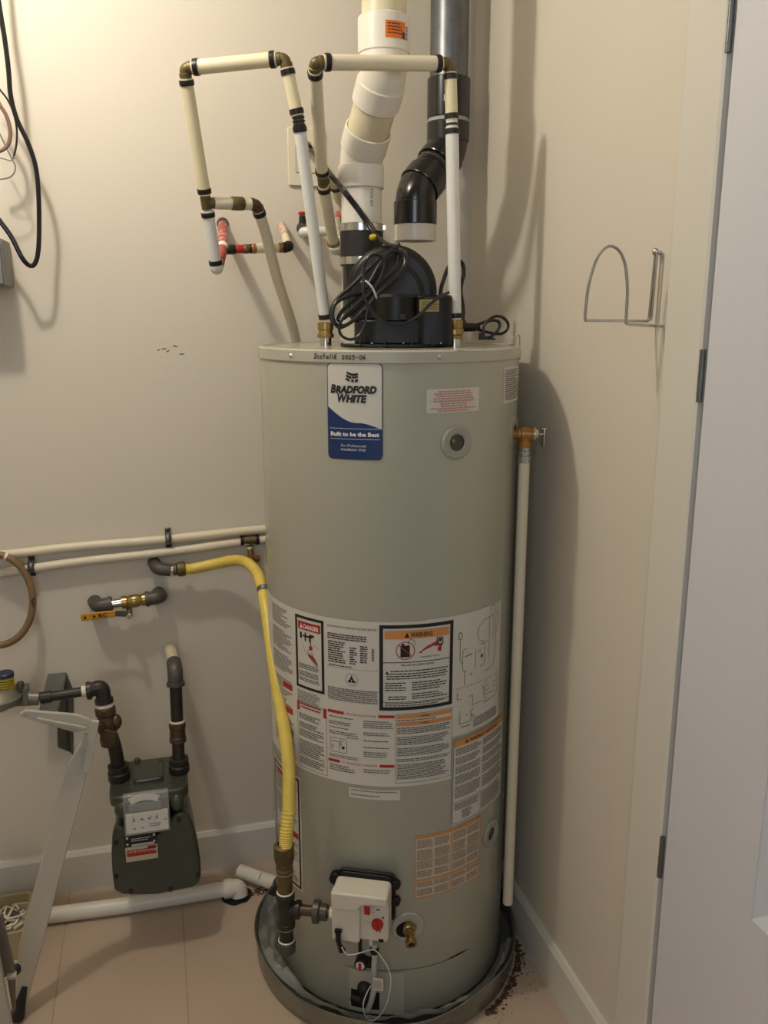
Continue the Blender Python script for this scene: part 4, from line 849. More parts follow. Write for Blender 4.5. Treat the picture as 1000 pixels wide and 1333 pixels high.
# scroll: half-round volume whose axis points at the viewer
def scroll(c, r, y0, y1, zb, x0s):
    bm = nb(); n_ = 28; out = []
    for k in range(n_ + 1):
        a = math.pi * (1 - k / n_); out.append((c[0] + r * math.cos(a), c[1] + r * math.sin(a)))
    out = [(c[0] - r, zb)] + out + [(c[0] + r, zb)]
    prism(bm, [Q(a, y0, b_) for a, b_ in out], Dv * (y1 - y0)); return bm
bm = scroll((-0.020, 0.113), 0.094, -0.045, 0.085, 0.05, 0); obj('scroll_housing', bm, 'black', bl, bevel=0.016, seg=4)
bm = scroll((-0.028, 0.100), 0.076, -0.062, -0.040, 0.05, 0); obj('scroll_cover', bm, 'black', bl, bevel=0.010, seg=3)
bm = nb(); lathe(bm, [(0.055, 0), (0.055, 0.046), (0.050, 0.052), (0, 0.052)], Q(-0.010, -0.034, 0.055), up_, 32); obj('motor_barrel', bm, 'black', bl)
bm = nb(); prism(bm, [Q(a, b, 0.002) for a, b in rrect(0.028, -0.085, 0.104, 0.03, 0.02, 5)], (0, 0, 0.103)); obj('terminal_cover', bm, 'black', bl, bevel=0.005, seg=3)
fm = Flat(Q(0.030, -0.0858, 0.100), Rv, up_)
bm = nb(); prism(bm, [fm(a, b, 0) for a, b in rrect(0.006, -0.028, 0.046, -0.004, 0.001, 1)], -Dv * 0.0008); gp = obj('rating_plate', bm, 'gold', bl, flat=True)
bm = nb(); lines(bm, Flat(Q(0.030, -0.0868, 0.100), Rv, up_), 0.010, 0.043, -0.008, -0.026, 0.0045, 0.0002, 0.4, 0.2); obj('fine_print', bm, 'castb', gp, flat=True, stuff=True)
for a, b, c in ((-0.085, -0.086, 0.008), (-0.035, -0.097, 0.008), (0.02, -0.097, 0.008), (0.062, -0.09, 0.008)):
    bm = nb(); obox(bm, Q(a, b, c + 0.004), Rv * 0.0015, Dv * 0.009, up_ * 0.008); obj('flange_rib', bm, 'black', bl)
for a, b in ((-0.060, -0.090), (0.004, -0.090), (0.080, -0.083)):
    bm = nb(); lathe(bm, [(0.0035, 0), (0.0035, 0.002), (0, 0.0035)], Q(a, b, 0.0085), up_, 12); obj('screw', bm, 'steel', bl)
bm = nb(); lathe(bm, [(0.004, 0), (0.004, 0.004), (0, 0.006)], Q(0.050, -0.04, 0.105), up_, 12); obj('screw', bm, 'steel', bl)
bm = nb(); obox(bm, Q(0.002, -0.088, 0.062), Rv * 0.006, Dv * 0.004, up_ * 0.006); obj('latch', bm, 'black', bl, bevel=0.001)
# outlet boot with clamps, left
OB = V((E0.x, E0.y, 0)); zb0 = TOP + 0.004; zb1 = (0.4657,1.93,1.6535)[2]; zb2 = (0.4662,1.93,1.7399)[2]
bm = nb(); cyl(bm, (OB.x, OB.y, zb0), (OB.x, OB.y, zb1 + 0.01), 0.0435, seg=40); obj('outlet_neck', bm, 'abs', bl)
bm = nb(); cyl(bm, (OB.x, OB.y, zb1 - 0.002), (OB.x, OB.y, zb2), 0.0475, seg=40); obj('rubber_boot', bm, 'rubber', bl)
for za, zb_ in ((zb1, zb1 + 0.016), (zb2 - 0.016, zb2 - 0.001)):
    bm = nb(); lathe(bm, [(0.047, 0), (0.0492, 0), (0.0492, zb_ - za), (0.047, zb_ - za)], (OB.x, OB.y, za), up_, 40); cl = obj('hose_clamp', bm, 'steel', bl)
    bm = nb(); c_ = V((OB.x, OB.y, (za + zb_) / 2)) + Rv * 0.050 - Dv * 0.008; obox(bm, c_, Rv * 0.003, Dv * 0.008, up_ * 0.0045); cyl(bm, c_ - Dv * 0.010, c_ + Dv * 0.010, 0.0028, seg=10); obj('clamp_screw', bm, 'steel', cl)
# clear boxed relay behind the coil
bm = nb(); obox(bm, Q(-0.098, -0.02, 0.035), Rv * 0.024, Dv * 0.02, up_ * 0.030); obj('junction_block', bm, 'outlet', bl, bevel=0.002)

# power cord: outlet to coil, tied with a white wire, thing of its own
bm = nb()
tube(bm, smooth([(0.3927,2.17,1.9356),(0.3996,2.1,1.9057),(0.3987,1.98,1.8561),(0.4089,1.87,1.8023),(0.4423,1.865,1.7613),(0.4682,1.835,1.7158),(0.4743,1.77,1.6909),(0.4827,1.73,1.6807),(0.4927,1.72,1.6846)], 8), 0.0042, 10)
tube(bm, smooth([(0.3998,2.11,1.9124),(0.3994,1.975,1.8586),(0.4111,1.865,1.8048),(0.4445,1.86,1.7639),(0.4725,1.832,1.7172)], 8), 0.0035, 10)
tube(bm, smooth([(0.4898,1.71,1.6809),(0.4528,1.69,1.6601),(0.4161,1.68,1.6301),(0.3852,1.68,1.601),(0.3574,1.68,1.5777),(0.3434,1.68,1.553),(0.3477,1.68,1.5311),(0.3691,1.68,1.5251),(0.397,1.68,1.5427),(0.4283,1.68,1.578),(0.4658,1.68,1.6045),(0.4877,1.68,1.6339),(0.4968,1.69,1.6637),(0.487,1.7,1.6729)], 6), 0.0038, 10)
tube(bm, smooth([(0.4147,1.675,1.5895),(0.3793,1.675,1.582),(0.3506,1.67,1.5674),(0.3442,1.67,1.5428),(0.3561,1.67,1.5224),(0.3792,1.67,1.5311),(0.4071,1.67,1.5544),(0.4397,1.67,1.5895),(0.4708,1.67,1.6159),(0.4924,1.68,1.6412),(0.4904,1.69,1.6636),(0.4653,1.69,1.666),(0.4408,1.68,1.6406),(0.4178,1.675,1.604)], 6), 0.0038, 10)
tube(bm, smooth([(0.4063,1.665,1.6322),(0.4112,1.66,1.6505),(0.4265,1.66,1.6592),(0.4433,1.66,1.651),(0.4433,1.66,1.6296),(0.4248,1.66,1.595),(0.391,1.66,1.566),(0.3679,1.66,1.5457),(0.3556,1.66,1.5254),(0.3584,1.66,1.508),(0.3766,1.66,1.499),(0.3951,1.66,1.5077),(0.4076,1.66,1.534),(0.4108,1.66,1.5602)], 6), 0.0028, 10)
tube(bm, smooth([(0.4039,1.655,1.636),(0.401,1.65,1.6102),(0.4024,1.65,1.5817),(0.414,1.648,1.5573),(0.4315,1.645,1.537),(0.458,1.64,1.5268),(0.4845,1.635,1.5311),(0.5078,1.63,1.5457),(0.5294,1.63,1.566),(0.553,1.64,1.5808),(0.5773,1.66,1.5886)], 6), 0.0030, 10)
tube(bm, smooth([(0.487,1.7,1.67),(0.4528,1.69,1.6412),(0.4265,1.685,1.6073),(0.3923,1.685,1.5779),(0.3674,1.685,1.5544),(0.358,1.685,1.5369),(0.3692,1.68,1.5398),(0.4034,1.68,1.5662),(0.4377,1.68,1.6014),(0.4764,1.69,1.6342),(0.4886,1.7,1.6583)], 6), 0.0036, 10)
pc = obj('power_cord', bm, 'cord', bl, stuff=False); lab(pc, 'coiled black power cord tied with a white twist')
bm = nb()
tube(bm, smooth([(0.6172,1.83,1.5746),(0.622,1.84,1.5976),(0.627,1.84,1.6172),(0.6424,1.85,1.647),(0.6635,1.86,1.6624),(0.678,1.86,1.6561),(0.6821,1.86,1.6348),(0.6771,1.86,1.615),(0.6794,1.87,1.5953),(0.682,1.86,1.5584),(0.6752,1.84,1.5351),(0.6697,1.8,1.5207)], 8), 0.0045, 10)
tube(bm, smooth([(0.6872,1.79,1.524),(0.712,1.79,1.5321),(0.7296,1.79,1.5419),(0.7477,1.79,1.5402),(0.7608,1.79,1.5287),(0.7612,1.79,1.5155),(0.7489,1.79,1.5056),(0.7272,1.79,1.5058),(0.691,1.79,1.5142)], 6), 0.0032, 10)
tube(bm, smooth([(0.7018,1.78,1.4996),(0.6997,1.78,1.5127),(0.7063,1.78,1.529),(0.724,1.78,1.5338),(0.7367,1.78,1.5289),(0.7353,1.78,1.5158),(0.7197,1.78,1.4995),(0.7019,1.78,1.4963)], 6), 0.0032, 10)
c2 = obj('control_cord', bm, 'cord', bl); lab(c2, 'short black cord looped behind the right pipe')
bm = nb(); cyl(bm, (0.3953,2.205,1.9434), (0.3936,2.165,1.9331), 0.013, 0.009, seg=16); obj('plug', bm, 'black', pc)
bm = nb(); tube(bm, smooth([(0.4028,1.67,1.608),(0.403,1.652,1.6103),(0.4096,1.648,1.6059),(0.4187,1.648,1.596),(0.4265,1.655,1.5833),(0.4319,1.67,1.5778)], 6), 0.0021, 8); lab(obj('twist_tie', bm, 'inkwhite', pc), 'white twist tie')
bm = nb(); sphere(bm, (0.4631,1.815,1.7032), 0.0082, 1.1, 1, 0.85); lab(obj('yellow_bead', bm, 'yell2', pc), 'yellow bead on the cord')
# second cord at the right with its connector
bm = nb(); cyl(bm, (0.6554,1.79,1.5192), (0.6856,1.79,1.5191), 0.0095, 0.0090, seg=16); cyl(bm, (0.6856,1.79,1.5191), (0.6945,1.79,1.5174), 0.006, seg=12); obj('connector', bm, 'black', c2)
bm = nb(); obox(bm, (0.7091,1.78,1.4946), Rv * 0.018, Dv * 0.004, up_ * 0.002); obox(bm, (0.6964,1.78,1.5013), Rv * 0.006, Dv * 0.006, up_ * 0.006); obj('cord_clip', bm, 'black', c2)

# ------------------------------------------------------------------ outlet on back wall
ol = thing('wall_outlet', 'ivory wall outlet plate on the back wall behind the left pipe', 'outlet', (0.3895,2.218,1.9208))
oc = V((0.3952,2.218,1.921)); bm = nb(); prism(bm, [oc + V((a, 0, b)) for a, b in rrect(-0.045, -0.067, 0.045, 0.067, 0.004, 3)], (0, -0.007, 0)); obj('outlet_plate', bm, 'outlet', ol, bevel=0.003, seg=3)
bm = nb(); prism(bm, [oc + V((a, -0.006, b)) for a, b in rrect(-0.0245, -0.036, 0.0245, 0.036, 0.001, 2)], (0, -0.003, 0)); rcpt = obj('receptacle', bm, 'outlet', ol, bevel=0.0008)
bm = nb()
for zz in (0.018, -0.018):
    box(bm, (oc.x - 0.008, oc.y - 0.0095, oc.z + zz - 0.004), (oc.x - 0.006, oc.y - 0.0088, oc.z + zz + 0.005)); box(bm, (oc.x + 0.005, oc.y - 0.0095, oc.z + zz - 0.003), (oc.x + 0.007, oc.y - 0.0088, oc.z + zz + 0.004))
    cyl(bm, (oc.x - 0.001, oc.y - 0.0088, oc.z + zz - 0.010), (oc.x - 0.001, oc.y - 0.0095, oc.z + zz - 0.010), 0.002, seg=10)
box(bm, (oc.x - 0.0225, oc.y - 0.0105, oc.z + 0.010), (oc.x - 0.014, oc.y - 0.0085, oc.z + 0.027)); box(bm, (oc.x - 0.015, oc.y - 0.0105, oc.z - 0.014), (oc.x - 0.013, oc.y - 0.0088, oc.z - 0.008)); box(bm, (oc.x - 0.019, oc.y - 0.0105, oc.z - 0.026), (oc.x - 0.017, oc.y - 0.0088, oc.z - 0.018))
for e_ in (-0.0255, 0.025): box(bm, (oc.x + e_, oc.y - 0.0076, oc.z - 0.036), (oc.x + e_ + 0.0008, oc.y - 0.0068, oc.z + 0.036))
box(bm, (oc.x - 0.025, oc.y - 0.0076, oc.z - 0.0375), (oc.x + 0.025, oc.y - 0.0068, oc.z - 0.0365)); obj('outlet_slots', bm, 'dark', ol, stuff=True)
bm = nb()
for zz in (0.048, -0.048): lathe(bm, [(0.003, 0), (0.0025, 0.001), (0, 0.0012)], (oc.x, oc.y - 0.0068, oc.z + zz), (0, -1, 0), 10)
obj('plate_screws', bm, 'outlet', ol)

# ------------------------------------------------------------------ horizontal wall pipes with clamps
def wall_pipe(lbl, pts, clamp_at):
    th = thing('wall_pipe', lbl, 'water pipe', tuple(pts[0])); bm = nb(); tube(bm, smooth(pts, 6), 0.0112, 18); obj('pipe', bm, 'creamp', th)
    bm = nb(); c = V(clamp_at)
    out = []
    for k in range(9):
        a = math.pi * k / 8; out.append(V((0, -0.0135 * math.sin(a) - 0.002, 0.0135 * math.cos(a))))
    sec = [V((0, 0.010, 0.026)), V((0, 0.010, 0.015))] + [q + V((0, 0, 0)) for q in out] + [V((0, 0.010, -0.015)), V((0, 0.010, -0.026))]
    inner = [q * 1.0 + V((0, 0.0016, 0)) for q in sec]
    rows_ = [[bm.verts.new(c + q + V((x_, 0, 0))) for x_ in (-0.0075, 0.0075)] for q in sec]
    for a, b in zip(rows_, rows_[1:]): bm.faces.new((a[0], a[1], b[1], b[0]))
    cl = obj('pipe_clamp', bm, 'galv', th); sm = cl.modifiers.new('s', 'SOLIDIFY'); sm.thickness = 0.0014
    bm = nb()
    for s_ in (0.021, -0.021): lathe(bm, [(0.004, 0), (0.0035, 0.0015), (0, 0.002)], c + V((0, 0.008, s_)), (0, -1, 0), 10)
    obj('clamp_screws', bm, 'iron', cl); return th
up1 = wall_pipe('upper of the two cream pipes running along the back wall', [(-0.4915,2.203,0.9685),(-0.3876,2.203,0.9695),(-0.2081,2.203,0.9783),(0.0092,2.203,0.9822),(0.1737,2.203,0.9896),(0.3194,2.203,0.9947)], (0.0151,2.203,0.9839))
lo1 = wall_pipe('lower of the two cream pipes running along the back wall, with a brass tee', [(-0.4965,2.203,0.9202),(-0.3919,2.203,0.9235),(-0.2112,2.203,0.9384),(0.0073,2.203,0.9485),(0.1725,2.203,0.9605),(0.3187,2.203,0.9672)], (-0.3183,2.203,0.9336))
tp = V((0.2229,2.203,0.9654)); bm = nb(); cyl(bm, tp - V((0.018, 0, 0)), tp + V((0.018, 0, 0)), 0.0125, seg=20); cyl(bm, tp, tp - V((0, 0, 0.016)), 0.0095, seg=16); obj('tee', bm, 'oldbrass', lo1)
for s_ in (-0.020, 0.020): rings_at(lo1, tp + V((s_, 0, 0)), (1, 0, 0), 0.0135, 0.009)
bm = nb(); cyl(bm, tp - V((0, 0, 0.012)), tp - V((0, 0, 0.024)), 0.0080, seg=16); obj('white_collar', bm, 'white', lo1)
dq = tp - V((-0.002, 0.004, 0.050)); bm = nb(); cyl(bm, tp - V((0, 0, 0.022)), dq, 0.0078, seg=16); tube(bm, fillet([dq + V((0, 0, 0.008)), dq, dq + V((0.018, 0.008, -0.004))], 0.01, 6), 0.0100, 16); obj('drop_elbow', bm, 'bronze', lo1)

# ------------------------------------------------------------------ gas line: wall valve
gvv = thing('gas_shutoff_valve', 'brass gas shutoff valve with yellow lever between two grey wall elbows', 'valve', (-0.0976,2.18,0.8207))
g0 = V((-0.1777,2.216,0.8262)); g1 = V((-0.1678,2.172,0.8277)); g2 = V((-0.0109,2.172,0.8384)); g3 = V((-0.0183,2.216,0.8352)); dg = (g2 - g1).normalized()
def arm(parent, pts, r, m, name, fil=0.025): bm = nb(); tube(bm, fillet(pts, fil, 8), r, 20); return obj(name, bm, m, parent)
arm(gvv, [g0, g1, g1 + dg * 0.030], 0.0175, 'giron', 'iron_elbow'); arm(gvv, [g3, g2, g2 - dg * 0.034], 0.0175, 'giron', 'iron_elbow')
bm = nb(); lathe(bm, [(0.0165, 0), (0.0200, 0.001), (0.0200, 0.009), (0.0165, 0.010)], g1 + dg * 0.026, dg, 20); lathe(bm, [(0.0165, 0), (0.0200, 0.001), (0.0200, 0.009), (0.0165, 0.010)], g2 - dg * 0.040, dg, 20); obj('elbow_bead', bm, 'giron', gvv)
bm = nb(); cyl(bm, g1 + dg * 0.02, g2 - dg * 0.02, 0.0118, seg=20); obj('nipple', bm, 'steel', gvv)
bm = nb(); a = g1 + dg * 0.058; lathe(bm, [(0.012, 0), (0.0165, 0.001), (0.0165, 0.014), (0.0135, 0.016), (0.0165, 0.024), (0.0175, 0.032), (0.0165, 0.042), (0.0135, 0.050), (0.0165, 0.052), (0.0165, 0.066), (0.012, 0.067)], a, dg, 6 * 3); obj('valve_body', bm, 'brass', gvv)
vs_ = V((-0.0906,2.155,0.8039)); bm = nb(); cyl(bm, V((-0.092,2.17,0.8153)), vs_ - V((0, 0.012, 0)), 0.008, seg=14); lathe(bm, [(0.0085, 0), (0.0085, 0.006), (0.005, 0.008), (0, 0.008)], vs_ - V((0, 0.010, 0)), (0, -1, 0), 6); obj('valve_stem', bm, 'steel', gvv)
k0 = V((-0.1047,2.148,0.8138)); k1 = V((-0.1253,2.148,0.8116)); k2 = V((-0.208,2.148,0.8082))
def lever(bm, a, b, hw_, th): 
    d = (b - a).normalized(); u = V((0, -1, 0)).cross(d).normalized(); obox(bm, (a + b) / 2, d * (b - a).length / 2, u * hw_, V((0, 1, 0)) * th)
bm = nb(); lever(bm, vs_ + V((0.006, -0.008, 0.004)), k1 + V((0, 0, 0.001)), 0.008, 0.0014); obj('lever_arm', bm, 'giron', gvv, bevel=0.002)
bm = nb(); prism(bm, [Flat(k2, k1 - k2, (0, 0, 1))(a, b_, 0) for a, b_ in ((0, -0.007), (0.004, -0.0095), (0.030, -0.010), (0.075, -0.0095), (0.094, -0.006), (0.096, 0.002), (0.088, 0.0085), (0.05, 0.0095), (0.004, 0.0095), (0, 0.007))], (0, 0.004, 0)); lv = obj('lever_grip', bm, 'handle', gvv, bevel=0.0028, seg=3)
bm = nb(); fm = Flat((k2 + k1) / 2 + V((0, -0.001, 0)), (k1 - k2), (0, 0, 1)); text(bm, fm, 'RC', 0.012, -0.0045, 0.022, 0.010, 0.0004, 0.02); patch(bm, fm, -0.012, -0.006, -0.003, 0.003, 0.0004); patch(bm, fm, -0.034, -0.028, -0.003, 0.003, 0.0004); obj('lever_marks', bm, 'ink', lv, flat=True)
# chipped plaster patches round the stubs
for c_, r_ in (((-0.1711,2.2188,0.8413), 0.026), ((-0.0369,2.2188,0.8485), 0.014)):
    bm = nb(); vs = [bm.verts.new(V(c_) + V((r_ * (1 + 0.35 * noise.noise(V((k, r_, 0.3)))) * math.cos(k * 0.45), 0, r_ * 0.9 * (1 + 0.35 * noise.noise(V((k, 2, r_)))) * math.sin(k * 0.45)))) for k in range(14)]; bm.faces.new(vs)
    obj('plaster_patch', bm, 'trim', wall_back, flat=True)

# ------------------------------------------------------------------ gas flex line to the heater
gl = thing('gas_line', 'yellow flexible gas hose bending from wall elbow down to the heater drip leg', 'gas line', (0.2101,1.6,0.3078))
e0 = V((-0.025,2.216,0.9194)); e1 = V((-0.0162,2.175,0.9121)); e2 = V((0.016,2.175,0.9075)); de = V((1, 0, 0.02))
arm(gl, [e0, e1, e2], 0.0160, 'giron', 'iron_elbow', 0.03); bm = nb(); cyl(bm, e2 - V((0.004, 0, 0)), e2 + V((0.008, 0, 0)), 0.0125, seg=18); obj('nipple', bm, 'steel', gl)
bm = nb(); lathe(bm, [(0.012, 0), (0.0155, 0.001), (0.0155, 0.008), (0.013, 0.010), (0.0185, 0.012), (0.0195, 0.022), (0.0185, 0.030), (0.014, 0.032)], e2 + V((0.006, 0, 0)), de, 6 * 3); obj('hex_nut', bm, 'oldbrass', gl)
hp = smooth([(0.0428,2.175,0.9064),(0.0737,2.173,0.9076),(0.1187,2.17,0.9154),(0.1665,2.15,0.9277),(0.197,2.1,0.9376),(0.2158,2.03,0.9344),(0.2217,1.96,0.9202),(0.2238,1.9,0.8825),(0.2249,1.83,0.8144),(0.2283,1.76,0.7324),(0.2328,1.7,0.6598),(0.2334,1.66,0.599),(0.2269,1.63,0.5263),(0.2176,1.61,0.4764),(0.2138,1.6,0.4488)], 14)
bm = nb(); tube(bm, hp, [0.0135 + (0.0007 if i % 2 else 0) + (0.0006 if i > len(hp) * 0.55 and i % 2 else 0) for i in range(len(hp))], 18); obj('flex_hose', bm, 'yellow', gl)
bm = nb(); hm = V((0.2253,1.94,0.9109)); dh2 = (V((0.2238,1.9,0.8825)) - V((0.2234,1.97,0.9324))).normalized(); lathe(bm, [(0.0152, -0.006), (0.0166, -0.006), (0.0166, 0.006), (0.0152, 0.006)], hm, dh2, 24); obox(bm, hm + V((0.018, -0.004, 0.002)), (0.006, 0, 0), (0, 0.004, 0), (0, 0, 0.006)); obj('hose_clamp', bm, 'galv', gl)
# drip leg: hex nut, nipple, tee, drop, cap
g5 = V((0.2106,1.605,0.3001)); X_, Y_ = g5.x, g5.y
def zl(v): return V((X_, Y_, v))
z_t = (0.2146,1.605,0.4527)[2]; z_n = (0.2132,1.605,0.3975)[2]; z_c = (0.2116,1.605,0.3378)[2]; z_d = (0.2095,1.605,0.2563)[2]; z_b = (0.2077,1.605,0.1887)[2]
bm = nb(); lathe(bm, [(0.013, z_t + 0.004), (0.0215, z_t), (0.0215, z_t - 0.030), (0.0165, z_t - 0.052), (0.0185, z_t - 0.054), (0.0185, z_n - 0.01), (0.015, z_n - 0.012)], (X_, Y_, 0), up_, 6 * 3); obj('hex_nut', bm, 'oldbrass', gl)
bm = nb(); cyl(bm, zl(z_n), zl(z_c - 0.005), 0.0165, seg=20); obj('nipple', bm, 'oldbrass', gl)
for zz in (z_n - 0.008, z_c + 0.003, z_d - 0.002, z_b + 0.033):
    bm = nb(); lathe(bm, [(0.0165, -0.0025), (0.0188, 0), (0.0165, 0.0025)], zl(zz), up_, 24); obj('thread_tape', bm, 'outlet', gl)
tz = g5.z + 0.0; bm = nb(); lathe(bm, [(0.015, z_c), (0.0205, z_c - 0.002), (0.0205, z_c - 0.012), (0.0185, z_c - 0.015), (0.0185, z_d + 0.012), (0.0200, z_d + 0.010), (0.0200, z_d), (0.015, z_d - 0.001)], (X_, Y_, 0), up_, 24)
uv_ = (V(L3(-0.056, 0, 0.042)) - V((X_, Y_, zc))); uv_.z = 0; uvn = uv_.normalized(); utee = V((X_, Y_, (z_c + z_d) / 2 + 0.002)); lathe(bm, [(0.017, 0), (0.017, 0.022), (0.020, 0.023), (0.020, 0.032), (0.014, 0.033)], utee, uvn, 24); obj('pipe_tee', bm, 'iron', gl)
bm = nb(); cyl(bm, zl(z_d), zl(z_b + 0.03), 0.0150, seg=20); obj('drip_pipe', bm, 'iron', gl)
bm = nb(); lathe(bm, [(0.0165, z_b + 0.030), (0.0195, z_b + 0.028), (0.0195, z_b + 0.006), (0.014, z_b), (0, z_b)], (X_, Y_, 0), up_, 24); obj('pipe_cap', bm, 'giron', gl)
Lu = uv_.length
bm = nb(); cyl(bm, utee + uvn * 0.030, utee + uvn * (Lu + 0.004), 0.0115, seg=20); obj('nipple', bm, 'castb', gl)
a = utee + uvn * (Lu - 0.048); bm = nb(); lathe(bm, [(0.014, 0), (0.0245, 0.001), (0.0245, 0.013), (0.019, 0.015), (0.0175, 0.016), (0.0175, 0.030), (0.012, 0.032)], a, uvn, 8 * 2); obj('union_nut', bm, 'greyplug', gl)
bm = nb(); cyl(bm, utee + uvn * (Lu - 0.012), utee + uvn * (Lu + 0.006), 0.0125, seg=18); obj('thread_sealant', bm, 'outlet', gl)

# ------------------------------------------------------------------ gas meter
gm = thing('gas_meter', 'dark green gas meter with dial window hanging low on the back wall', 'gas meter', (-0.0645,1.98,0.1116))
cov = [(-0.1605,1.905,0.196),(-0.1621,1.905,0.2488),(-0.1603,1.905,0.3004),(-0.1558,1.905,0.3407),(-0.1491,1.905,0.362),(-0.1366,1.905,0.3681),(-0.1213,1.905,0.3614),(-0.1136,1.905,0.3457),(-0.0969,1.905,0.3305),(-0.0527,1.905,0.3269),(-0.0339,1.905,0.3444),(-0.0201,1.905,0.3669),(-0.0033,1.905,0.3786),(0.0147,1.905,0.3777),(0.0267,1.905,0.3654),(0.0327,1.905,0.3394),(0.0397,1.905,0.2962),(0.0445,1.905,0.2422),(0.0443,1.905,0.1994),(0.0377,1.905,0.179),(0.0206,1.905,0.1693),(-0.0164,1.905,0.1679),(-0.0621,1.905,0.1661),(-0.1103,1.905,0.1734),(-0.1419,1.905,0.1817)]
bm = nb(); prism(bm, cov, (0, 0.030, 0)); obj('front_cover', bm, 'meter', gm, bevel=0.006, seg=3)
cc = sum((V(q) for q in cov), V((0, 0, 0))) / len(cov)
bm = nb(); prism(bm, [V(q) + V((0, 0.028, 0)) + (cc - V(q)) * 0.05 for q in cov], (0, 0.115, 0)); obj('case', bm, 'meter', gm, bevel=0.006, seg=2)
xl = (-0.1571,1.91,0.4492)[0]; xr = (0.0266,1.91,0.4304)[0]; zt = (-0.0723,1.91,0.4439)[2]
bm = nb(); prism(bm, [(x_, y_, zt - 0.032) for x_, y_ in rrect(xl, 1.905, xr, 2.075, 0.03, 6)], (0, 0, 0.030)); obj('head_casting', bm, 'meter', gm, bevel=0.005, seg=3)
bm = nb(); prism(bm, [(x_, y_, zt - 0.10) for x_, y_ in rrect(xl + 0.012, 1.945, xr - 0.010, 2.06, 0.02, 5)], (0, 0, 0.075)); box(bm, (xl + 0.02, 1.95, zt - 0.16), (xr - 0.01, 2.05, zt - 0.09)); obj('neck', bm, 'meter', gm, bevel=0.004)
bm = nb(); xm = (xl + xr) / 2; prism(bm, [(x_, y_, zt - 0.004) for x_, y_ in rrect(xm - 0.036, 1.955, xm + 0.034, 2.05, 0.008, 3)], (0, 0, 0.010)); obj('top_plate', bm, 'meter', gm, bevel=0.002)
bm = nb()
for x_, y_ in ((xm - 0.030, 1.961), (xm + 0.028, 1.961), (xm - 0.030, 2.044), (xm + 0.028, 2.044)): lathe(bm, [(0.004, 0), (0.004, 0.003), (0, 0.004)], (x_, y_, zt + 0.005), up_, 8)
for x_, y_ in ((xl + 0.012, 1.918), (xr - 0.012, 1.918), (xm + 0.02, 1.912), (xm - 0.028, 1.912)): lathe(bm, [(0.0045, 0), (0.0045, 0.003), (0, 0.005)], (x_, y_, zt - 0.003), up_, 8)
obj('head_screws', bm, 'meter', gm)
bm = nb(); lathe(bm, [(0.0085, 0), (0.0085, 0.012), (0.006, 0.016), (0, 0.016)], (xm - 0.028, 2.052, zt - 0.002), up_, 14); obj('plug_screw', bm, 'meter', gm)
for q in [(-0.1481,1.902,0.3249),(-0.1542,1.902,0.2348),(-0.1236,1.902,0.1888),(-0.0306,1.902,0.1771),(0.035,1.902,0.2032),(0.0327,1.902,0.3057),(-0.0007,1.902,0.3614)]:
    bm = nb(); lathe(bm, [(0.005, -0.004), (0.005, 0.002), (0.003, 0.004), (0, 0.004)], q, (0, -1, 0), 8); obj('cover_bolt', bm, 'iron', gm)
# index window
ic = V((-0.0728,1.875,0.4065)); iw, ih = 0.052, 0.048
ix = Flat(ic, (1, 0, 0), (0, 0.18, 1)); 
def ibox(bm, a0, a1, b0, b1, h0, h1):
    vs = [bm.verts.new(ix(a, b_, h)) for a in (a0, a1) for b_ in (b0, b1) for h in (h0, h1)]
    for f in ((0, 1, 3, 2), (4, 6, 7, 5), (0, 4, 5, 1), (2, 3, 7, 6), (0, 2, 6, 4), (1, 5, 7, 3)): bm.faces.new([vs[i] for i in f])
bm = nb(); ibox(bm, -iw, iw, -ih, ih * 0.6, -0.055, -0.022); idx = obj('index_housing', bm, 'meter', gm, bevel=0.004)
for s_ in (-1, 1):
    bm = nb(); sphere(bm, ix(s_ * (iw + 0.004) + (0.014 if s_ > 0 else 0), 0.006, -0.035), 0.018, 1.0, 0.8, 1.25); obj('index_lug', bm, 'meter', idx)
bm = nb(); ibox(bm, -iw + 0.004, iw - 0.004, -ih + 0.002, ih * 0.0, -0.022, -0.010); dialp = obj('dial_plate', bm, 'paper', idx, bevel=0.001)
bm = nb(); dm = Flat(ix(0, 0, -0.0096), ix.U, ix.V)
for k, a in enumerate((-0.030, -0.012, 0.005, 0.022)):
    ang = (1.6, -0.4, 0.5, 1.5)[k]; c_, s_ = math.cos(ang), math.sin(ang)
    bm.faces.new([bm.verts.new(dm(a + x_ * c_ - y_ * s_, -0.014 + x_ * s_ + y_ * c_, 0.0003)) for x_, y_ in ((-0.003, -0.0032), (0.0085, 0), (-0.003, 0.0032))])
for k, a in enumerate((-0.030, -0.012)):
    bm.faces.new([bm.verts.new(dm(a + x_, -0.034 + y_, 0.0003)) for x_, y_ in ((-0.0055, -0.001), (0.003, -0.0022), (0.003, 0.0022))])
lines(bm, dm, 0.005, 0.030, -0.027, -0.038, 0.005, 0.0002, 0.45, 0.2); patch(bm, dm, 0.038, 0.045, -0.022, -0.020, 0.0002)
obj('dials', bm, 'ink', dialp, flat=True)
bm = nb(); ibox(bm, -iw + 0.012, iw - 0.018, 0.004, ih * 0.45, -0.0222, -0.016); cw_ = obj('counter_strip', bm, 'panel', idx, bevel=0.001)
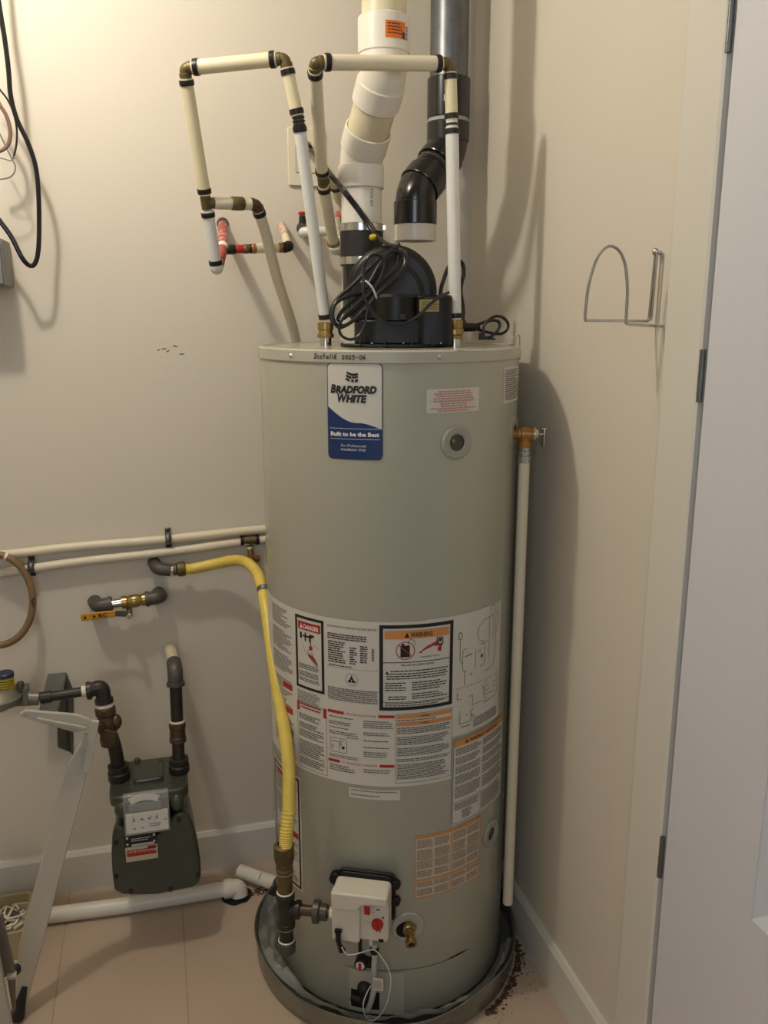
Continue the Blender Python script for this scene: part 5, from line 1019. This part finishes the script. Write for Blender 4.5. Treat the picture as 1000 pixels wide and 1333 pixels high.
# the name label is arched over the window
bm = nb(); lm = Wrap(ix(-0.004, 0.006, -0.024), ix.N, ix.V, 0.060)
n_ = 12; pv = None
for k in range(n_ + 1):
    a = math.radians(-27 + 54 * k / n_); q = [ix(-0.004 + r_ * math.sin(a), -0.032 + r_ * math.cos(a), -0.006) for r_ in (0.064, 0.080)]; cur = [bm.verts.new(z) for z in q]
    if pv: bm.faces.new((pv[0], cur[0], cur[1], pv[1]))
    pv = cur
nl = obj('arched_label', bm, 'paper', idx, flat=True)
bm = nb(); lines(bm, Flat(ix(-0.004, 0.034, -0.0055), ix.U, ix.V), -0.018, 0.018, 0.009, 0.004, 0.005, 0.0003, 0.5, 0.1); obj('fine_print', bm, 'fine', nl, flat=True, stuff=True) if False else bm.free()
bm = nb(); ibox(bm, -iw, iw, -ih, ih * 1.02, -0.0225, -0.003); obj('glass_cover', bm, 'clear', idx, bevel=0.003)
# badges under the window
bf = Flat(V((-0.0911,1.902,0.3107)), (1, 0, 0), (0, 0, 1))
bm = nb(); prism(bm, [bf(a, b_, 0.0005) for a, b_ in rrect(-0.038, 0.000, 0.036, 0.030, 0.002, 2)], (0, -0.001, 0)); bdg = obj('black_badge', bm, 'ink', gm, flat=True)
bm = nb(); m2 = Flat(V((-0.091,1.9005,0.3117)), (1, 0, 0), (0, 0, 1))
for a in (-0.034, 0.028): patch(bm, m2, a, a + 0.005, 0.020, 0.026, 0.0004); patch(bm, m2, a, a + 0.005, 0.004, 0.009, 0.0004)
lines(bm, m2, -0.022, 0.022, 0.020, 0.010, 0.005, 0.0004, 0.4, 0.1); patch(bm, m2, -0.022, 0.030, 0.0, 0.005, 0.0004); obj('badge_print', bm, 'paper', bdg, flat=True)
bm = nb(); prism(bm, [bf(a, b_, 0.0005) for a, b_ in rrect(-0.037, -0.040, 0.037, -0.001, 0.002, 2)], (0, -0.001, 0)); bdg = obj('notice_badge', bm, 'papero', gm, flat=True)
bm = nb(); patch(bm, m2, -0.034, 0.034, -0.027, -0.020, 0.0004); lines(bm, m2, -0.034, 0.034, -0.010, -0.020, 0.006, 0.0004, 0.6, 0.4); patch(bm, m2, 0.014, 0.034, -0.012, -0.004, 0.0004); obj('badge_print', bm, 'inkred', bdg, flat=True)

# meter inlet (left) with valve, elbow and pipe to the regulator
ml = thing('meter_inlet_pipe', 'black iron gas pipe with brown valve joining regulator to gas meter', 'gas pipe', (-0.1358,1.99,0.4714))
q0 = V((-0.1355,1.99,0.4755)); xi, yi = q0.x, q0.y; zt2 = zt
def zi(z): return (xi, yi, z)
bm = nb(); lathe(bm, [(0.024, zt - 0.004), (0.026, zt), (0.026, zt + 0.018), (0.022, zt + 0.022), (0.0245, zt + 0.024), (0.0245, zt + 0.036), (0.017, zt + 0.038)], (xi, yi, 0), up_, 8 * 3); obj('swivel_nut', bm, 'iron', ml)
mv = V((-0.1528,1.99,0.5856)); mt = V((-0.1585,2.0,0.685)); 
bm = nb(); tube(bm, smooth([V((xi, yi, zt + 0.03)), V((-0.1394,1.99,0.5231)), V((-0.1458,1.99,0.5585))], 6), 0.0165, 20); obj('pipe', bm, 'iron', ml)
bm = nb(); dm_ = (mt - mv).normalized(); lathe(bm, [(0.016, -0.050), (0.021, -0.046), (0.022, -0.030), (0.019, -0.022), (0.025, -0.006), (0.025, 0.012), (0.019, 0.026), (0.024, 0.030), (0.024, 0.046), (0.018, 0.050)], mv, dm_, 20)
sphere(bm, mv + V((0.020, -0.004, 0.01)), 0.018, 0.8, 1, 1.1); obj('valve_body', bm, 'castb', ml)
bm = nb(); cyl(bm, mv + V((-0.004, 0, 0)), mv + V((-0.006, -0.036, 0.0)), 0.013, 0.011, seg=16); cyl(bm, mv + V((-0.012, -0.026, 0.016)), mv + V((-0.012, -0.042, 0.018)), 0.009, seg=14); obox(bm, mv + V((0.004, -0.036, -0.006)), (0.016, 0, -0.006), (0, 0.004, 0), (0.004, 0, 0.012)); obj('valve_tongue', bm, 'castb', ml, bevel=0.002)
bm = nb(); lathe(bm, [(0.0185, 0.048), (0.0215, 0.050), (0.0215, 0.056), (0.016, 0.058)], mv, dm_, 20); obj('thread_tape', bm, 'outlet', ml)
ml1 = V((-0.1886,2.0,0.6768)); ml2 = V((-0.2984,2.0,0.6705)); arm(ml, [mv + dm_ * 0.055, mt, ml1], 0.0175, 'iron', 'pipe_elbow', 0.03)
bm = nb(); lathe(bm, [(0.0175, -0.006), (0.0215, -0.005), (0.0215, 0.005), (0.0175, 0.006)], mt + (mv - mt).normalized() * 0.036, dm_, 20); lathe(bm, [(0.0175, -0.006), (0.0215, -0.005), (0.0215, 0.005), (0.0175, 0.006)], ml1, ml2 - ml1, 20); obj('elbow_bead', bm, 'iron', ml)
bm = nb(); cyl(bm, ml1, ml2, 0.0115, seg=20); obj('pipe', bm, 'iron', ml)
dd = (ml2 - ml1).normalized()
for a_, b_ in ((ml1 + dd * 0.006, ml1 + dd * 0.016), (ml2 - dd * 0.004, ml2 - dd * 0.012)):
    bm = nb(); cyl(bm, a_, b_, 0.0142, seg=16); obj('thread_tape', bm, 'outlet', ml)
bm = nb(); cyl(bm, ml2 - dd * 0.026, ml2 - dd * 0.002, 0.0145, seg=18); obj('coupling', bm, 'iron', ml)

# meter outlet (right)
mo = thing('meter_outlet_pipe', 'black iron gas pipe rising from right side of the gas meter into the wall', 'gas pipe', (0.0093,1.99,0.4604))
q0 = V((0.0076,1.99,0.4648)); xo_, yo_ = q0.x, q0.y; mo1 = V((0.0118,2.02,0.6985))
bm = nb(); lathe(bm, [(0.023, zt - 0.004), (0.025, zt), (0.025, zt + 0.016), (0.021, zt + 0.020), (0.0235, zt + 0.022), (0.0235, zt + 0.034), (0.016, zt + 0.036)], (xo_, yo_, 0), up_, 8 * 3); obj('swivel_nut', bm, 'iron', mo)
bm = nb(); cyl(bm, (xo_, yo_, zt + 0.03), mo1, 0.0150, seg=20); obj('pipe', bm, 'iron', mo)
cz_ = V((xo_, yo_, zt + 0.03)).lerp(mo1, 0.30); dz_ = (mo1 - V((xo_, yo_, zt))).normalized(); bm = nb(); lathe(bm, [(0.015, -0.024), (0.0205, -0.022), (0.0205, -0.010), (0.0190, -0.008), (0.0190, 0.012), (0.0205, 0.014), (0.0205, 0.024), (0.015, 0.026)], cz_, dz_, 20); obj('coupling', bm, 'castb', mo)
bm = nb(); lathe(bm, [(0.0155, 0.026), (0.0180, 0.027), (0.0180, 0.031), (0.0155, 0.032)], cz_, dz_, 20); obj('thread_tape', bm, 'outlet', mo)
mo2 = V((0.0076,2.14,0.6995)); mo3 = V((0.0042,2.216,0.6762)); arm(mo, [mo1 - dz_ * 0.035, mo1, mo1 + (mo2 - mo1).normalized() * 0.045], 0.0185, 'giron', 'pipe_elbow', 0.03)
bm = nb(); lathe(bm, [(0.0185, -0.005), (0.0220, -0.004), (0.0220, 0.004), (0.0185, 0.005)], mo1 - dz_ * 0.035, dz_, 20); obj('elbow_bead', bm, 'giron', mo)
bm = nb(); cyl(bm, mo1 + (mo2 - mo1).normalized() * 0.03, mo3, 0.0155, seg=20); lab(obj('wall_nipple', bm, 'pvcold', mo), 'pipe end smeared with white plaster')

# ------------------------------------------------------------------ gas regulator at left edge
rgx = V((-0.374,2.0,0.6837)); rgd = thing('gas_regulator', 'grey gas regulator with yellow capped stem at the left edge', 'regulator', tuple(rgx))
bm = nb(); lathe(bm, [(0.012, -0.030), (0.030, -0.026), (0.052, -0.010), (0.064, -0.008), (0.064, 0.006), (0.054, 0.010), (0.046, 0.020), (0.030, 0.026), (0.018, 0.028)], rgx + V((-0.02, 0, 0)), (0, 0, 1), 36); obj('diaphragm_case', bm, 'boss', rgd)
bm = nb(); cyl(bm, rgx + V((0.02, 0, -0.006)), ml2 + V((-0.002, 0, 0)), 0.019, 0.016, seg=20); obox(bm, rgx + V((0.048, 0, 0.0)), (0.004, 0, 0), (0, 0.02, 0), (0, 0, 0.020)); obj('outlet_neck', bm, 'boss', rgd)
bm = nb(); s0 = V((-0.3682,2.0,0.7098)); lathe(bm, [(0.0185, -0.006), (0.0185, 0.038), (0, 0.038)], s0 - V((0, 0, 0.012)), up_, 24); ys = obj('yellow_band', bm, 'yell2', rgd)
bm = nb(); lathe(bm, [(0.0195, 0.036), (0.0195, 0.044), (0.017, 0.046), (0, 0.046)], s0 - V((0, 0, 0.012)), up_, 24); obj('dark_cap', bm, 'bluedark', rgd)
bm = nb(); lines(bm, Wrap(s0 - V((0, 0, 0.012)), up_, (0, -1, 0), 0.0185), -0.02, 0.02, 0.030, 0.006, 0.006, 0.0004, 0.35, 0.1, word=(0.003, 0.007)); obj('fine_print', bm, 'ink', ys, flat=True, stuff=True)
bm = nb(); lathe(bm, [(0.009, 0), (0.009, 0.012), (0.007, 0.016), (0, 0.016)], V((-0.3376,2.0,0.7004)), up_, 14); obj('vent_plug', bm, 'meter', rgd)

# ------------------------------------------------------------------ grey bent bracket on the wall behind
bk = thing('wall_bracket', 'bent grey steel bracket on back wall behind the iron gas pipe', 'bracket', (-0.2711,2.218,0.5215))
k1_ = V((-0.2619,2.218,0.6375)); k2_ = V((-0.2701,2.218,0.4127)); k3_ = V((-0.2923,2.165,0.457)); k4_ = V((-0.286,2.165,0.5573))
bm = nb(); prism(bm, [k1_, k2_, k3_, k4_], (0.0025, 0, 0)); obj('web', bm, 'grey', bk, flat=True)
bm = nb(); a = k1_; b = k4_; wv = V((-0.044, 0, 0)); v4 = [a, a + wv, b + wv, b]; prism(bm, v4, (0, -0.001, 0.0025)); obj('sloped_flange', bm, 'grey', bk, flat=True)
bm = nb(); prism(bm, [k1_ + V((0.001, 0.0, 0)), k1_ + V((0.014, 0.0, -0.05)), k2_ + V((0.008, 0, -0.01)), k2_ + V((0.001, 0, 0))], (0, -0.0025, 0)); obj('wall_flange', bm, 'grey', bk, flat=True)

# ------------------------------------------------------------------ step stool at left
ss = thing('step_stool', 'white folding step stool legs and handle standing at the left edge', 'step stool', (-0.36, 1.75, 0))
f0 = V((-0.3718,1.7773,0.03)); f1 = V((-0.1794,1.86,0.6404)); dd = (f1 - f0).normalized(); sd = dd.cross(V((0, 1, 0))).normalized()
if sd.x < 0: sd = -sd
def bar(bm, a, b, hw_, th, side=None):
    d = (b - a); s = side or d.normalized().cross(V((0, 1, 0))).normalized(); obox(bm, (a + b) / 2, d / 2, s * hw_, V((0, 1, 0)) * th)
bm = nb(); wv = 0.0215
prism(bm, [f0 - sd * 0.009, f0 + sd * 0.014, f1 + sd * 0.016 - dd * 0.02, f1 + sd * 0.006, f1 - sd * 0.010 - dd * 0.02, f1 - sd * 0.030 - dd * 0.09, f0 + dd * 0.14 - sd * 0.034], (0, 0.018, 0)); obj('rear_leg', bm, 'ladder', ss, bevel=0.002)
bm = nb(); a = V((-0.1664,1.845,0.6721)); b = V((-0.1947,1.845,0.5526)); bar(bm, a, b, 0.0085, 0.006); obj('hinge_channel', bm, 'ladder', ss, bevel=0.0015)
bm = nb(); a = V((-0.1749,1.84,0.6627)); b = V((-0.3003,1.8,0.7239)); prism(bm, [a + V((0, 0, 0.014)), V((-0.2029,1.835,0.6891)) + V((0, 0, 0.006)), b + V((0, 0, 0.010)), b + V((-0.010, 0, 0.004)), b + V((-0.010, 0, -0.004)), b + V((0, 0, -0.008)), V((-0.2086,1.835,0.6569)) - V((0, 0, 0.004)), a - V((0, 0, 0.006))], (0, 0.010, 0)); hn = obj('handle_arm', bm, 'ladder', ss, bevel=0.002)
bm = nb(); cyl(bm, b + V((0.0, -0.001, 0)), b + V((0.0, 0.0005, 0)), 0.0022, seg=10); obj('rivet', bm, 'steel', hn)
bm = nb(); bar(bm, V((-0.2795,1.806,0.7095)), V((-0.1856,1.832,0.6626)), 0.0025, 0.004); obj('handle_rib', bm, 'ladder', ss)
bm = nb(); a = V((-0.1868,1.85,0.6408)); b = V((-0.1975,1.85,0.6068)); bar(bm, a, b, 0.006, 0.004); obj('hinge_tab', bm, 'ladder', ss)
bm = nb(); tube(bm, [f0 - dd * 0.026, f0 - dd * 0.018, f0 + dd * 0.005, f0 + dd * 0.05], [0.014, 0.0165, 0.013, 0.006], 14); lab(obj('rubber_foot', bm, 'rubber', ss), 'black rubber foot')
# front rails, close to the left edge
r0 = V((-0.3716,1.7264,0.01)); r1 = V((-0.3621,1.62,0.511))
bm = nb(); a = V((-0.3515,1.6,0.1246)); b = V((-0.3581,1.56,0.452)); d_ = (b - a).normalized(); s_ = d_.cross(V((0, 1, 0))).normalized(); s_ = s_ if s_.x > 0 else -s_
prism(bm, [a, b, b - s_ * 0.05, a - s_ * 0.05], (0, 0.014, 0)); lab(obj('front_leg', bm, 'ladder', ss, bevel=0.002), 'pale front rail')
a = V((-0.343,1.64,0.2296)); b = V((-0.3514,1.62,0.3881)); bm = nb(); prism(bm, [a, b, b - V((0.05, 0, 0)), a - V((0.05, 0, 0.01))], (0, 0.010, 0)); obj('inner_leg', bm, 'ladder2', ss, bevel=0.002)
bm = nb(); a = V((-0.3582,1.635,0.2318)); b = V((-0.3407,1.635,0.2315)); bar(bm, a, b, 0.003, 0.008); obj('leg_rim', bm, 'ladder', ss)
bm = nb(); prism(bm, [(-0.3606,1.645,0.2219),(-0.3446,1.645,0.2201),(-0.3519,1.645,0.1393),(-0.3575,1.645,0.1274)], (0, 0.008, 0)); obj('leg_channel', bm, 'ladder2', ss)
bm = nb(); sphere(bm, V((-0.3448,1.66,0.2241)), 0.010, 1, 1, 1.2); obj('rubber_knob', bm, 'rubber', ss)

# ------------------------------------------------------------------ bin with cables
cb = thing('cable_bin', 'beige plastic bin of white adapters and cables on the floor behind the stool', 'bin', (-0.4356,2.0351,0.0))
bx = V((-0.4535,2.0344,0.0)); 
b0 = V((bx.x - 0.16, bx.y - 0.02, 0.0))
bm = nb(); x0_, x1_, y0_, y1_ = bx.x - 0.16, bx.x + 0.075, bx.y - 0.06, bx.y + 0.10; zb_ = 0.075
o1 = rrect(x0_, y0_, x1_, y1_, 0.02, 4); o2 = rrect(x0_ + 0.008, y0_ + 0.008, x1_ - 0.008, y1_ - 0.008, 0.015, 4)
rw = [[bm.verts.new((p_[0], p_[1], z_)) for p_ in o_] for o_, z_ in ((o1, 0.0), (o1, zb_), (o2, zb_), (o2, 0.004))]
for ra, rb in zip(rw, rw[1:]):
    for i in range(len(ra)): j = (i + 1) % len(ra); bm.faces.new((ra[i], ra[j], rb[j], rb[i]))
bm.faces.new(rw[0][::-1]); bm.faces.new(rw[3]); obj('bin_shell', bm, 'bin', cb)
rnd = random.Random(11)
for (dx_, dy_, dz_, mm, lbl) in ((0.185, 0.10, 0.050, 'panel', 'grey adapter block at the back of the beige bin'), (0.205, 0.055, 0.052, 'outlet', 'white adapter block in the middle of the beige bin'), (0.150, 0.050, 0.052, 'iron', 'black adapter block at the front of the beige bin')):
    bm = nb(); c = V((x0_ + dx_, y0_ + dy_, dz_)); a = dx_ * 20; obox(bm, c, V((math.cos(a), math.sin(a), 0.2)) * 0.020, V((-math.sin(a), math.cos(a), 0)) * 0.014, (0, 0, 0.011))
    tag(obj('power_adapter', bm, mm, bevel=0.003), lbl, 'adapter')
bm = nb()
for k in range(9):
    c = V((rnd.uniform(x0_ + 0.13, x1_ - 0.035), rnd.uniform(y0_ + 0.04, y1_ - 0.04), 0.07)); pts = [c + V((rnd.uniform(-.03, .03), rnd.uniform(-.03, .03), rnd.uniform(-.01, .012))) for _ in range(5)]; tube(bm, smooth(pts, 5), 0.0024, 8)
tag(obj('cable_tangle', bm, 'outlet', stuff=True), 'tangle of thin white cables on top of the beige bin', 'cables')
bm = nb(); bx2 = V((-0.4041,2.1438,0.0)); box(bm, (bx2.x - 0.03, bx2.y - 0.02, 0), (bx2.x + 0.035, bx2.y + 0.02, 0.05)); tag(obj('white_box', bm, 'outlet', bevel=0.003), 'small white carton between the bin and the floor drain pipe', 'box')

# ------------------------------------------------------------------ floor pipes
fp = thing('floor_pipe', 'white plastic drain pipe along the foot of the back wall ending in an elbow', 'drain pipe', (-0.1197,2.0987,0.0))
u0 = V((-0.3493,2.0941,0.022)); u1 = V((0.1156,2.0801,0.022)); 
um = V((-0.1417,2.0815,0.022)); bm = nb(); tube(bm, [u0 + (u0 - u1).normalized() * 0.3, u0, um, u1], 0.0205, 22); obj('pipe', bm, 'pvc', fp)
du = (u1 - u0).normalized(); bm = nb(); cyl(bm, u1 - du * 0.010 - V((0, 0, 0)), u1 + du * 0.012, 0.0255, seg=24); tube(bm, fillet([u1 + du * 0.005, u1 + du * 0.030, u1 + du * 0.032 + V((0, -0.006, -0.0225))], 0.022, 8), 0.0228, 24); obj('elbow', bm, 'pvc', fp)
bm = nb(); w = Wrap(u0, du, (0, -0.5, 1), 0.0205); lines(bm, Turn(w), 0.30, 0.47, 0.002, -0.002, 0.007, 0.0004, 0.6, 0, word=(0.003, 0.007)); obj('printed_marks', bm, 'fine', fp, flat=True, stuff=True)
bm = nb(); hc = u1 + du * 0.024; vs = []
for k in range(26):
    a = 2 * math.pi * k / 26; r_ = 0.042 * (1 + 0.10 * noise.noise(V((math.cos(a) * 2, math.sin(a) * 2, 0)))); vs.append(bm.verts.new((hc.x + r_ * math.cos(a), hc.y + r_ * 0.95 * math.sin(a) - 0.004, 0.0009)))
bm.faces.new(vs); obj('pipe_hole', bm, 'dark', floor, flat=True)
lp = thing('loose_pipe', 'short loose white plastic pipe piece pointing from wall toward the drain pan', 'pipe', (0.2055,2.0992,0.02))
l0 = V((0.1547,2.1366,0.03)); l1 = V((0.2451,2.0604,0.028)); dl3 = (l1 - l0).normalized(); bm = nb(); Lq = (l1 - l0).length
lathe(bm, [(0.0160, 0.01), (0.0160, 0), (0.0190, 0), (0.0190, Lq), (0.0160, Lq), (0.0160, Lq - 0.01)], l0, dl3, 24); obj('pipe', bm, 'pvc', lp)
bm = nb(); w = Wrap(l0, dl3, (0, -0.6, 0.8), 0.019); 
for k in range(6): patch(bm, w, -0.008 + k * 0.003, -0.005 + k * 0.003, Lq * 0.62, Lq * 0.62 + 0.002, 0.0004)
obj('cut_mark', bm, 'ink', lp, flat=True)
bm = nb(); rnd = random.Random(9)
for k in range(60):
    c = V((0.2021,2.0773,0.0)) + V((rnd.gauss(0, 0.030), rnd.gauss(0, 0.010), 0.0005)); s = rnd.uniform(0.002, 0.006)
    vs = [bm.verts.new(c + V((s * rnd.uniform(.4, 1.4) * math.cos(b_), s * rnd.uniform(.3, 1) * math.sin(b_), 0))) for b_ in (0, 1.3, 2.5, 3.8, 5)]; tp_ = bm.verts.new(c + V((0, 0, s * 0.6)))
    for i in range(5): bm.faces.new((vs[i], vs[(i + 1) % 5], tp_))
tag(obj('dirt_crumbs', bm, 'rust', stuff=True), 'dark dirt crumbs on the floor under the loose pipe piece', 'debris')

# ------------------------------------------------------------------ wire holder on the right wall
wk = thing('wire_holder', 'chrome wire hose holder fixed on the right wall', 'holder', (0.82,1.3205,1.6497))
bm = nb(); Xw = 0.82
A_ = V((0.818,1.3169,1.647)); B_ = V((0.818,1.319,1.5361)); yy1 = B_.y; C_ = V((0.7004,1.322,1.5376)); D_ = V((0.7607,1.2952,1.5315)); E_ = V((0.828,1.2921,1.5276))
ar = [C_, V((0.7006,1.322,1.5587)), V((0.7029,1.32,1.5956)), V((0.7116,1.317,1.632)), V((0.7227,1.314,1.65)), V((0.734,1.31,1.6553)), V((0.7461,1.306,1.6487)), V((0.7548,1.302,1.6318)), V((0.7588,1.299,1.61)), V((0.7608,1.296,1.577)), D_]
pl = [A_, B_ , C_]
tube(bm, fillet([A_ + V((0.003, 0, 0)), B_, C_] + [], 0.006, 4) , 0.0026, 10)
tube(bm, smooth(ar, 6), 0.0026, 10); tube(bm, fillet([ar[-2], D_, D_ + (E_ - D_) * 0.2, E_], 0.006, 4), 0.0026, 10)
tube(bm, fillet([A_ + V((0, -0.008, 0)), B_ + V((0, -0.007, 0.003)), B_ + V((-0.01, -0.006, 0))], 0.004, 4), 0.0024, 10)
obj('wire_frame', bm, 'chrome', wk)
bm = nb(); sphere(bm, A_ + V((0, -0.004, 0.001)), 0.0062, 0.9, 1, 1.1); cyl(bm, A_, A_ + V((0.012, 0, 0)), 0.004, seg=12); obj('mounting_screw', bm, 'chrome', wk)

# ------------------------------------------------------------------ cables and panel at the left edge
bm = nb(); pl0 = V((-0.2994,2.1,1.6077)); box(bm, (pl0.x - 0.30, 2.10, pl0.z), (pl0.x, 2.215, pl0.z + 0.10)); 
pn = thing('electrical_panel', 'grey metal box on the back wall, only its edge in view at left', 'panel', (pl0.x - 0.15, 2.215, pl0.z)); obj('panel_box', bm, 'panel', pn, bevel=0.002)
bm = nb(); box(bm, (pl0.x - 0.30, 2.092, pl0.z + 0.004), (pl0.x - 0.004, 2.10, pl0.z + 0.096)); obj('panel_door', bm, 'panel', pn, bevel=0.001)
def cable(lbl, pts, r, m, n_=8): bm = nb(); tube(bm, smooth(pts, n_), r, 10); return tag(obj('cable', bm, m), lbl, 'cable')
cable('thick black cable hanging in a long loop at upper left', [(-0.2643,2.12,2.2699),(-0.2636,2.12,2.1844),(-0.2585,2.12,2.112),(-0.2564,2.12,2.0529),(-0.2567,2.12,2.0003),(-0.2486,2.12,1.9551),(-0.231,2.12,1.9097),(-0.2194,2.12,1.8634),(-0.2179,2.12,1.808),(-0.2229,2.13,1.7446),(-0.2294,2.13,1.6872),(-0.2382,2.13,1.659),(-0.2501,2.13,1.6522),(-0.2634,2.12,1.668),(-0.2816,2.12,1.7116),(-0.302,2.12,1.7449),(-0.3291,2.12,1.7854)], 0.0052, 'cord')
cable('thin dark wire hooked behind the thick black cable', [(-0.2971,2.13,2.0377),(-0.2783,2.13,2.0133),(-0.2648,2.13,1.9944),(-0.255,2.13,1.9675),(-0.2519,2.13,1.9338),(-0.2562,2.13,1.9025),(-0.2649,2.13,1.8756)], 0.0022, 'iron')
cable('mauve wire loop at the left edge', [(-0.2949,2.12,2.013),(-0.2798,2.12,1.9808),(-0.2694,2.12,1.9616),(-0.2643,2.12,1.9343),(-0.2683,2.12,1.908),(-0.2804,2.12,1.8935),(-0.3011,2.12,1.8849)], 0.0042, 'purple')
cable('thin grey wire with a small loop at the left edge', [(-0.2977,2.12,1.9525),(-0.2853,2.12,1.9226),(-0.2754,2.12,1.8968),(-0.2666,2.12,1.8755),(-0.2604,2.12,1.8586),(-0.2665,2.12,1.8427),(-0.2797,2.12,1.8343),(-0.3032,2.12,1.8303)], 0.0016, 'thinw')
cable('thin pale wire twisted round the dark wire end', [(-0.3018,2.12,1.8771),(-0.2807,2.12,1.8733),(-0.2686,2.12,1.8707),(-0.26,2.12,1.8804)], 0.0014, 'thinw')
# brown tube loop with white tie, clipped at left
bt = thing('brown_tube_loop', 'brown flexible tube looped over the wall pipes at the left edge', 'tube', (-0.3905,2.16,0.8698))
c_ = V((-0.4002,2.165,0.867)); rx = V((-0.3167,2.165,0.8596)).x - c_.x; rz = c_.z - V((-0.4109,2.165,0.7543)).z
bm = nb(); tube(bm, [c_ + V((rx * math.cos(a), 0.012 * math.sin(a), rz * math.sin(a))) for a in [2 * math.pi * k / 48 for k in range(48)]], 0.0088, 14, closed=True); obj('tube', bm, 'brown', bt)
bm = nb(); q = V((-0.3626,2.16,0.9651)); lathe(bm, [(0.0092, -0.003), (0.0102, -0.003), (0.0102, 0.003), (0.0092, 0.003)], c_ + V((rx * 0.36, 0.011, rz * 0.933)), (0.93, 0, -0.45), 16); obj('white_tie', bm, 'inkwhite', bt)
bm = nb(); stroke(bm, Flat(V((-0.3159,2.154,0.8533)), (1, 0, 0), (0, 0, 1)), [(0.004, 0.014), (-0.003, 0.006), (0.002, -0.002), (-0.003, -0.010)], 0.003, 0); obj('tape_mark', bm, 'ink', bt, flat=True)
# scuffs on the walls
bm = nb(); rnd = random.Random(21); fw = Flat((0, 2.2195, 0), (1, 0, 0), (0, 0, 1))
for q in [(0.0161,2.2195,1.4596),(0.0273,2.2195,1.4632),(0.0379,2.2195,1.4557),(0.0691,2.2195,1.4497),(0.0553,2.2195,1.4704)]: stroke(bm, fw, [(q[0], q[2]), (q[0] + rnd.uniform(.004, .012), q[2] + rnd.uniform(-.005, .005))], 0.0022, 0.0)
obj('wall_scuffs', bm, 'castb', wall_back, flat=True)
